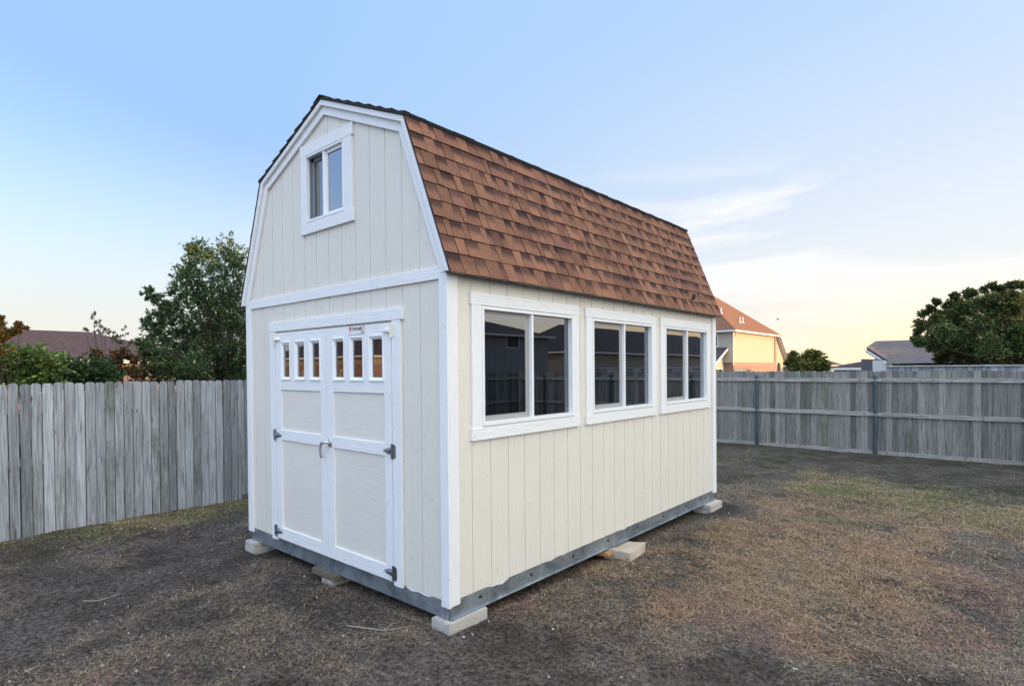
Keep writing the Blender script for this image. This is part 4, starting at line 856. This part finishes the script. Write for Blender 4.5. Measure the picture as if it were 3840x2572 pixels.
shrub('wispy_shrub', 'wispy bare-stemmed bush with tall sprays against the pale sky', 'wispy shrub', [(tuple(ll(x, y, 10.9)), r, .5) for x, y, r in ((860, 880, .09), (858, 800, .05), (915, 880, .07), (890, 930, .07), (960, 920, .06), (1010, 990, .12), (1100, 1000, .14), (1060, 960, .08), (1150, 930, .07), (1090, 1040, .08), (960, 960, .1), (1180, 1030, .06), (780, 930, .05))], 110, [(0.10, 0.12, 0.06), (0.14, 0.11, 0.06), (0.07, 0.09, 0.05)], 44, (0.03, 0.06), (0.006, 0.011), grp=GM)
shrub('arching_branch', 'orange-leaved arching branch at the left edge above the shrubs', 'wispy shrub', [(tuple(ll(x, y, 9.4)), r, .8) for x, y, r in ((0, 1010, .05), (50, 980, .05), (100, 955, .05), (150, 935, .05), (200, 918, .05), (-60, 1040, .1), (170, 870, .03), (-5, 830, .07), (-50, 900, .15), (20, 1120, .1))], 150, [(0.40, 0.19, 0.03), (0.22, 0.13, 0.04), (0.10, 0.10, 0.04)], 45, (0.04, 0.06), grp=GM)
# right tree
base = rrr(2150, 640, 25); base[2] = -0.14
T = thing('broadleaf_tree', 'large round-crowned dark tree beyond the back fence at right', 'tree', tuple(base))
sp_ = [(1600,290,.4),(1570,410,.25),(1630,400,.3),(1700,250,.35),(1730,210,.25),(1750,330,.6),(1820,250,.6),(1900,180,.6),(1860,130,.25),(1990,150,.6),(2070,120,.45),(2120,90,.25),(2180,60,.22),(2160,180,.6),(2280,140,.6),(2260,70,.3),(2380,110,.6),(2450,150,.7),(1900,330,.8),(2050,300,.9),(2200,300,.9),(2350,300,.9),(1700,440,.5),(1820,450,.7),(1960,450,.8),(2100,450,.8),(2250,450,.8),(2380,450,.8),(1740,530,.4),(1880,550,.5),(2020,560,.5),(2180,560,.5),(2320,560,.5),(2500,300,.9),(2500,480,.9)]
r_ = random.Random(15); cen = [(tuple(rrr(x, y, 25+r_.uniform(-1.2, 1.2))), r*0.82, 1.2+r) for x, y, r in sp_]
cen = [((c[0], c[1], c[2]-.22), r*.93, k) for c, r, k in cen]
cen += [((c[0]-.3, c[1]+1.6, c[2]), r, k*.7) for c, r, k in cen if r > .45]
cen += [(tuple(rrr(x, y, 25)), r, .7) for x, y, r in ((1590,330,.16),(1610,250,.18),(1660,215,.16),(1700,165,.14),(1780,190,.18),(1830,120,.15),(1925,110,.18),(1965,95,.14),(2050,75,.16),(2110,45,.13),(2150,70,.14),(2230,50,.18),(2310,40,.18),(1545,430,.14),(1590,460,.16),(1680,500,.2),(1560,385,.13))]
leafcloud('crown', M['leaf'], cen, 620, (0.07, 0.125), (0.018, 0.030), [(0.06, 0.10, 0.035), (0.09, 0.145, 0.045), (0.035, 0.05, 0.025), (0.17, 0.21, 0.06), (0.18, 0.16, 0.06)], T, 32)
mb = MB(); mb.tube([tuple(base), (base[0], base[1], 1.6)], [0.22, 0.17], 10); limbs(mb, (base[0], base[1], 1.4), [c[0] for c in cen[:35:2]], 0.12, 4); mb.build('trunk', M['bark'], T, smooth=True)
# small sunlit tree by the far houses
base = fh(1620, 1300, 34); base[2] = -0.14
T = thing('small_tree', 'small round golden-green tree between the far houses', 'tree', tuple(base))
cen = [(tuple(fh(x, y, 34+r_.uniform(-.5, .5))), r*.8, 1.2) for x, y, r in ((1400,1120,.45),(1390,1050,.2),(1420,1230,.5),(1350,1180,.3),(1500,1160,.6),(1600,1130,.6),(1680,1070,.4),(1660,1030,.2),(1750,1040,.22),(1740,1130,.6),(1820,1180,.55),(1880,1220,.4),(1600,1250,.7),(1750,1260,.7),(1870,1290,.5),(1480,1290,.6))]
leafcloud('crown', M['leaf'], cen, 330, (0.12, 0.2), (0.035, 0.06), [(0.12, 0.17, 0.04), (0.22, 0.24, 0.06), (0.32, 0.26, 0.07), (0.05, 0.07, 0.03)], T, 33)
mb = MB(); mb.tube([tuple(base), (base[0], base[1], 1.0)], [0.12, 0.09], 8); limbs(mb, (base[0], base[1], 0.9), [c[0] for c in cen[::2]], 0.07, 6); mb.build('trunk', M['bark'], T)

# ================================================================== houses
HG = 'neighbouring houses'
def hip(mb, x0, x1, y0, y1, z, p, th=0.18):
    w = min(x1-x0, y1-y0)/2; zr = z+w*p
    if x1-x0 < y1-y0: r0, r1 = ((x0+x1)/2, y0+w, zr), ((x0+x1)/2, y1-w, zr)
    else: r0, r1 = (x0+w, (y0+y1)/2, zr), (x1-w, (y0+y1)/2, zr)
    a, b, c, d = (x0, y0, z), (x1, y0, z), (x1, y1, z), (x0, y1, z)
    if x1-x0 < y1-y0: mb.poly([a, b, r0]); mb.poly([b, c, r1, r0]); mb.poly([c, d, r1]); mb.poly([d, a, r0, r1])
    else: mb.poly([a, b, r1, r0]); mb.poly([b, c, r1]); mb.poly([c, d, r0, r1]); mb.poly([d, a, r0])
    mb.poly([d, c, b, a]); return zr
def hwin(parent, ax, f, s, u0, u1, z0, z1, n=1, mat='glass_house'):
    mb = MB()
    def bx(a, b, d0, d1, zz0, zz1): (mb.box(f+s*d0, f+s*d1, a, b, zz0, zz1) if ax == 0 else mb.box(a, b, f+s*d0, f+s*d1, zz0, zz1))
    t = 0.09; bx(u0-t, u1+t, 0, 0.05, z0-t, z0); bx(u0-t, u1+t, 0, 0.05, z1, z1+t); bx(u0-t, u0, 0, 0.05, z0, z1); bx(u1, u1+t, 0, 0.05, z0, z1)
    for i in range(1, n): u = u0+(u1-u0)*i/n; bx(u-.04, u+.04, 0, 0.05, z0, z1)
    fr = mb.build('window', M['fascia'], parent); mb = MB(); bx(u0, u1, 0.004, 0.012, z0, z1); mb.build('pane', M['dark'], fr); return fr
# --- far two storey house
hx, hy0, hy1, hz = -18.3, 56.8, 71.6, 5.38
H = thing('two_storey_house', 'two storey cream house with brown hip roof lit by the low sun', 'house', (hx-6, 64, -0.14), HG)
mb = MB(); mb.box(hx-12, hx, hy0, hy1, 2.22, hz); mb.build('upper_wall', M['lap'], H)
mb = MB(); mb.box(hx-12, hx+0.03, hy0+0.2, hy1, -0.14, 2.22); mb.build('brick_wall', M['brick'], H)
MB().box(hx+0.031, hx+0.08, hy0, hy0+0.16, 2.0, hz).build('corner_board', M['fascia'], H); MB().box(hx+0.02, hx+0.06, hy1-0.8, hy1-0.1, 2.3, hz).build('corner_board', M['brick'], H)
mb = MB(); hip(mb, hx-12.5, hx+0.5, hy0-0.5, hy1+0.6, hz+0.19, 0.80); rf = mb.build('roof', M['roof_brown'], H)
mb = MB(); mb.box(hx+0.42, hx+0.54, hy0-0.54, hy1+0.64, hz, hz+0.18); mb.box(hx-12.5, hx+0.42, hy0-0.54, hy0-0.42, hz, hz+0.18); mb.box(hx, hx+0.42, hy0-.42, hy1+.6, hz, hz+0.03); mb.box(hx-12, hx, hy0-.42, hy0, hz, hz+.03); mb.build('fascia', M['fascia'], H)
mb = MB(); mb.tube([(hx+.5, hy0-.1, hz), (hx+.3, hy0+.0, hz-.3), (hx+.09, hy0+.1, hz-.5), (hx+.09, hy0+.1, 2.4)], 0.05, 6); mb.build('downpipe', M['fascia'], H)
for yy, dx in ((59.3, 2.6), (61.6, 1.4), (62.8, 1.5)):
    z = hz+0.19+(dx)*0.8; mb = MB(); mb.tube([(hx+.5-dx, yy, z-.1), (hx+.5-dx, yy, z+.55)], 0.07, 8); mb.tube([(hx+.5-dx, yy, z-.12), (hx+.5-dx, yy, z+.1)], [0.2, 0.07], 8); mb.build('vent_pipe', M['fascia'], rf)
hwin(H, 1, hy0, -1, hx-2.7, hx-1.55, 3.95, 5.05, 1)
hwin(H, 0, hx+0.03, 1, hy0+0.7, hy0+3.6, 0.4, 1.35, 3)
mb = MB(); mb.box(hx+.031, hx+.06, hy1-1.9-3.3, hy1-1.6-3.3, 1.0, 1.25); mb.build('meter_box', M['fascia'], H)
# right entrance gable with arched opening
mb = MB(); ya, yb = hy1, hy1+3.0
mb.prism([(ya, -.14), (yb, -.14), (yb, 3.0), (ya, hz-.1)], 0, hx-3, hx-0.02); mb.build('porch_wall', M['lap'], H)
mb = MB(); mb.prism([(ya+0.05, hz+.15), (yb+.5, 3.0-.25), (yb+.5, 3.0-.45), (ya+.05, hz-.05)], 0, hx-3.3, hx+0.55); mb.build('porch_rake', M['fascia'], H)
mb = MB(); ar = [(ya+.35, -.14), (ya+1.75, -.14), (ya+1.75, 1.6)]+[(ya+1.05+.7*math.cos(t), 1.6+.7*math.sin(t)) for t in np.linspace(.15, math.pi-.15, 8)]+[(ya+.35, 1.6)]
mb.prism(ar, 0, hx-.02, hx+.02); mb.build('arched_opening', M['dark'], H)
# lower wing toward the camera side
mb = MB(); mb.prism([(hx-6, -.14), (hx-0.9, -.14), (hx-0.9, 2.1), (hx-6, 2.1)], 1, hy0-3.0, hy0+.15); w2 = mb.build('wing_wall', M['lap'], H)
mb = MB(); mb.prism([(hy0-3.6, 1.98), (hy0+.2, 3.75), (hy0+.2, 3.9), (hy0-3.6, 2.13)], 0, hx-6, hx-.5); mb.build('wing_roof', M['roof_dark'], H)
mb = MB(); mb.prism([(hy0-3.62, 1.86), (hy0-.02, 3.55), (hy0-.02, 3.74), (hy0-3.62, 2.05)], 0, hx-.499, hx-.40); mb.build('wing_rake', M['fascia'], H)
mb = MB(); mb.prism([(hy0-3.0, 2.1), (hy0-.02, 2.1), (hy0-.02, 3.5)], 0, hx-6, hx-.9); mb.build('wing_gable', M['lap'], H)
hwin(H, 0, hx-0.9, 1, hy0-2.7, hy0-0.5, 0.5, 1.55, 2)
# --- generic neighbours
def house(lab, x0, x1, y0, y1, ze, p, wall, roof, wins=(), chim=None, brickh=0, cat='house'):
    H = thing('neighbour_house', lab, cat, ((x0+x1)/2, (y0+y1)/2, -0.14), HG)
    mb = MB(); mb.box(x0+.5, x1-.5, y0+.5, y1-.5, -.14+brickh, ze); mb.build('wall', M[wall], H)
    if brickh: mb = MB(); mb.box(x0+.47, x1-.47, y0+.47, y1-.47, -.14, -.14+brickh); mb.build('brick_wall', M['brick'], H)
    mb = MB(); hip(mb, x0, x1, y0, y1, ze+.15, p); rf = mb.build('roof', M[roof], H)
    mb = MB(); mb.box(x0-.03, x1+.03, y0-.03, y0+.05, ze-.02, ze+.15); mb.box(x0-.03, x1+.03, y1-.05, y1+.03, ze-.02, ze+.15); mb.box(x0-.03, x0+.05, y0+.05, y1-.05, ze-.02, ze+.15); mb.box(x1-.05, x1+.03, y0+.05, y1-.05, ze-.02, ze+.15); mb.build('fascia', M['fascia'], H)
    for w in wins: hwin(H, *w)
    if chim: mb = MB(); mb.box(*chim); mb.build('chimney', M['brick'], rf)
    return H
q0 = ll(0, 905, 40); q1 = ll(860, 950, 40)
house('dark mauve roofed house beyond the left fence', -41, -31.0, -8.5, 11.0, 2.25, 0.33, 'lapmauve', 'roof_mauve', [(0, -31.5, 1, 1.0, 2.4, .6, 1.7, 2)])
house('small house with grey hip roof behind the golden tree', -19.6, -13.4, 76, 84, 1.75, 0.42, 'laptan', 'roof_mauve')
house('distant house with orange brown roof just right of the far two storey house', -34, -22.6, 88, 100, 1.75, 0.55, 'lap', 'roof_brown')
house('low grey-roofed house left of the gabled one', -7.4, 2.6, 45.5, 54, 1.50, 0.22, 'lapgrey', 'roof_mauve')
# gabled house behind the right tree
Hh = thing('gabled_house', 'grey-roofed gabled house partly hidden by the large right tree', 'house', (0, 34, -0.14), HG)
A = rrr(1190, 512, 33); B = rrr(1255, 465, 38); Cc = rrr(1480, 452, 38.5); E_ = rrr(1340, 605, 31); F_ = rrr(1700, 592, 31.5); D_ = rrr(1800, 450, 39)
mb = MB(); up = np.array([0, 0, .14])
def slab(mb, P):
    P = [np.array(p) for p in P]; n = len(P); mb.faces([tuple(p) for p in P]+[tuple(p+up) for p in P], [tuple(range(n))[::-1], tuple(range(n, 2*n))]+[(i, (i+1) % n, n+(i+1) % n, n+i) for i in range(n)])
slab(mb, [A, E_, F_+np.array([2.5, 0, 0]), D_+np.array([2, 0, 0]), B]); mb.build('roof', M['roof_grey'], Hh)
mb = MB(); mb.tube([tuple(A-[0, 0, .05]), tuple(E_-[0, 0, .05])], 0.07, 4); mb.build('rake_trim', M['fascia'], Hh); mb = MB(); F2 = F_+np.array([2.5, 0, 0]); mb.faces([tuple(E_+[0, -.02, -.05]), tuple(F2+[0, -.02, -.05]), tuple(F2+[0, -.02, .15]), tuple(E_+[0, -.02, .15]), tuple(E_+[0, -.05, -.05]), tuple(F2+[0, -.05, -.05]), tuple(F2+[0, -.05, .15]), tuple(E_+[0, -.05, .15])], [(0, 1, 2, 3), (7, 6, 5, 4), (0, 4, 5, 1), (2, 6, 7, 3), (0, 3, 7, 4), (1, 5, 6, 2)]); mb.build('fascia', M['lapgrey'], Hh)
mb = MB(); w0, w1 = A*0.75+E_*0.25, E_; w0[2] = w1[2] = 0
mb.faces([(A[0]+.3, A[1]+.3, -.14), (E_[0]+.15, E_[1]+.3, -.14), (F_[0]+2, F_[1]+.3, -.14), (D_[0]+1.5, D_[1], -.14), (B[0], B[1], -.14), (A[0]+.3, A[1]+.3, A[2]-.05), (E_[0]+.15, E_[1]+.3, E_[2]-.02), (F_[0]+2, F_[1]+.3, F_[2]-.02), (D_[0]+1.5, D_[1], D_[2]-.1), (B[0], B[1], B[2]-.1)], [(0, 1, 6, 5), (1, 2, 7, 6), (2, 3, 8, 7), (3, 4, 9, 8), (4, 0, 5, 9)]); mb.build('wall', M['lapgrey'], Hh)
k0, k1 = rrr(1205, 590, 31.4), rrr(1262, 625, 31.4)
mb = MB(); d_ = (E_-A); d_[2] = 0; d_ /= np.linalg.norm(d_); nrm = np.array([-abs(d_[1]), -abs(d_[0]), 0])
low = rrr(1140, 578, 34); 
mb = MB(); L0, L1, L2 = rrr(1150, 578, 31.8), rrr(1195, 572, 31.6), rrr(1325, 582, 31.2); b_ = [L0, L2]
mb.faces([(L0[0], L0[1], -.14), (L2[0], L2[1], -.14), (L2[0]+.3, L2[1]+3, -.14), (L0[0]+.3, L0[1]+3, -.14), tuple(L0), tuple(L2), (L2[0]+.3, L2[1]+3, L2[2]), (L0[0]+.3, L0[1]+3, L0[2])], [(0, 1, 5, 4), (1, 2, 6, 5), (2, 3, 7, 6), (3, 0, 4, 7), (4, 5, 6, 7)]); mb.build('porch_wall', M['lapmauve'], Hh)
dd = (L2-L0); dd[2] = 0; dd /= np.linalg.norm(dd); nn_ = np.array([dd[1], -dd[0], 0])*0.06
wa, wb = L0+dd*1.05*0.55, L0+dd*1.05*1.35
mb = MB(); zt_, zb_ = L0[2]-0.08, L0[2]-0.62
mb.faces([(wa[0]+nn_[0], wa[1]+nn_[1], zb_), (wb[0]+nn_[0], wb[1]+nn_[1], zb_), (wb[0]+nn_[0], wb[1]+nn_[1], zt_), (wa[0]+nn_[0], wa[1]+nn_[1], zt_), (wa[0], wa[1], zb_), (wb[0], wb[1], zb_), (wb[0], wb[1], zt_), (wa[0], wa[1], zt_)], [(0, 1, 2, 3), (0, 4, 5, 1), (1, 5, 6, 2), (2, 6, 7, 3), (3, 7, 4, 0)]); mb.build('window', M['fascia'], Hh)
# --- houses outside the frame, most mirrored in the shed's windows, the first two placed to block the low sun
house('two storey house out of frame to the right, placed to block the low sun from the shed', 27.0, 38.0, 8.0, 19.5, 5.4, 0.62, 'lapgrey', 'roof_dark', [(0, 27.5, -1, 11, 12.5, 3.4, 4.6, 1), (0, 27.5, -1, 14.5, 16, 3.4, 4.6, 1)])
house('tall dark-roofed house out of frame, mirrored in the nearest side window', 28.0, 39.0, 21.0, 39.5, 4.5, 0.32, 'lapgrey', 'roof_dark', [(0, 28.5, -1, 33.3, 34.8, 3.6, 4.7, 1), (0, 28.5, -1, 26.5, 27.6, 3.0, 3.8, 1)])
house('long low house out of frame, mirrored in the farther side windows', 29.0, 40.0, 43.5, 92, 3.3, 0.58, 'laptan', 'roof_dark', [(0, 29.5, -1, 47, 48, 2.2, 2.9, 1)])
house('sunlit brick house out of frame to the left, mirrored in the door panes', -50, -33, -33, -23, 2.75, 0.5, 'lap', 'roof_dark', [(1, -23.5, 1, -44, -42.5, .8, 1.7, 2), (1, -23.5, 1, -38, -37, .8, 1.7, 1)], brickh=2.35)
# dense tree added in the gap between the out-of-frame houses to block the sun
T = thing('sun_block_tree', 'bushy tree added out of frame to block sun through the gap between two houses', 'tree', (30, 20.3, -0.14))
leafcloud('crown', M['leaf'], [((30+i*.9, 20.3+j*.5, z), (.9, .9, .9), 3) for i in (-1, 0, 1) for j in (-1, 0, 1) for z in (2, 3.2, 4.4, 5.6, 6.6)], 250, (0.2, 0.35), (0.08, 0.14), [(0.04, 0.07, 0.025)], T, 50)
mb = MB(); mb.tube([(30, 20.3, -.14), (30, 20.3, 5)], [.2, .08], 8); mb.build('trunk', M['bark'], T)

# ---- bird
bp = at(2917, 1197, 55); mb = MB()
mb.faces([(bp[0]-.16, bp[1], bp[2]), (bp[0]-.03, bp[1]-.05, bp[2]+.03), (bp[0]+.13, bp[1], bp[2]+.01), (bp[0]-.03, bp[1]+.05, bp[2]+.03), (bp[0]-.02, bp[1], bp[2]-.05), (bp[0]-.02, bp[1], bp[2]+.06)], [(0, 1, 4), (1, 2, 4), (2, 3, 4), (3, 0, 4), (0, 5, 1), (1, 5, 2), (2, 5, 3), (3, 5, 0)])
for s in (-1, 1): mb.prism([(bp[0]-.05, bp[1]+s*.03), (bp[0]+.04, bp[1]+s*.03), (bp[0]+.02+.05, bp[1]+s*.25), (bp[0]+.0, bp[1]+s*.22)], 2, bp[2]+.02, bp[2]+.035)
tag(mb.build('bird', M['bird']), 'tiny dark bird flying in the yellow sky above the far houses', 'bird')
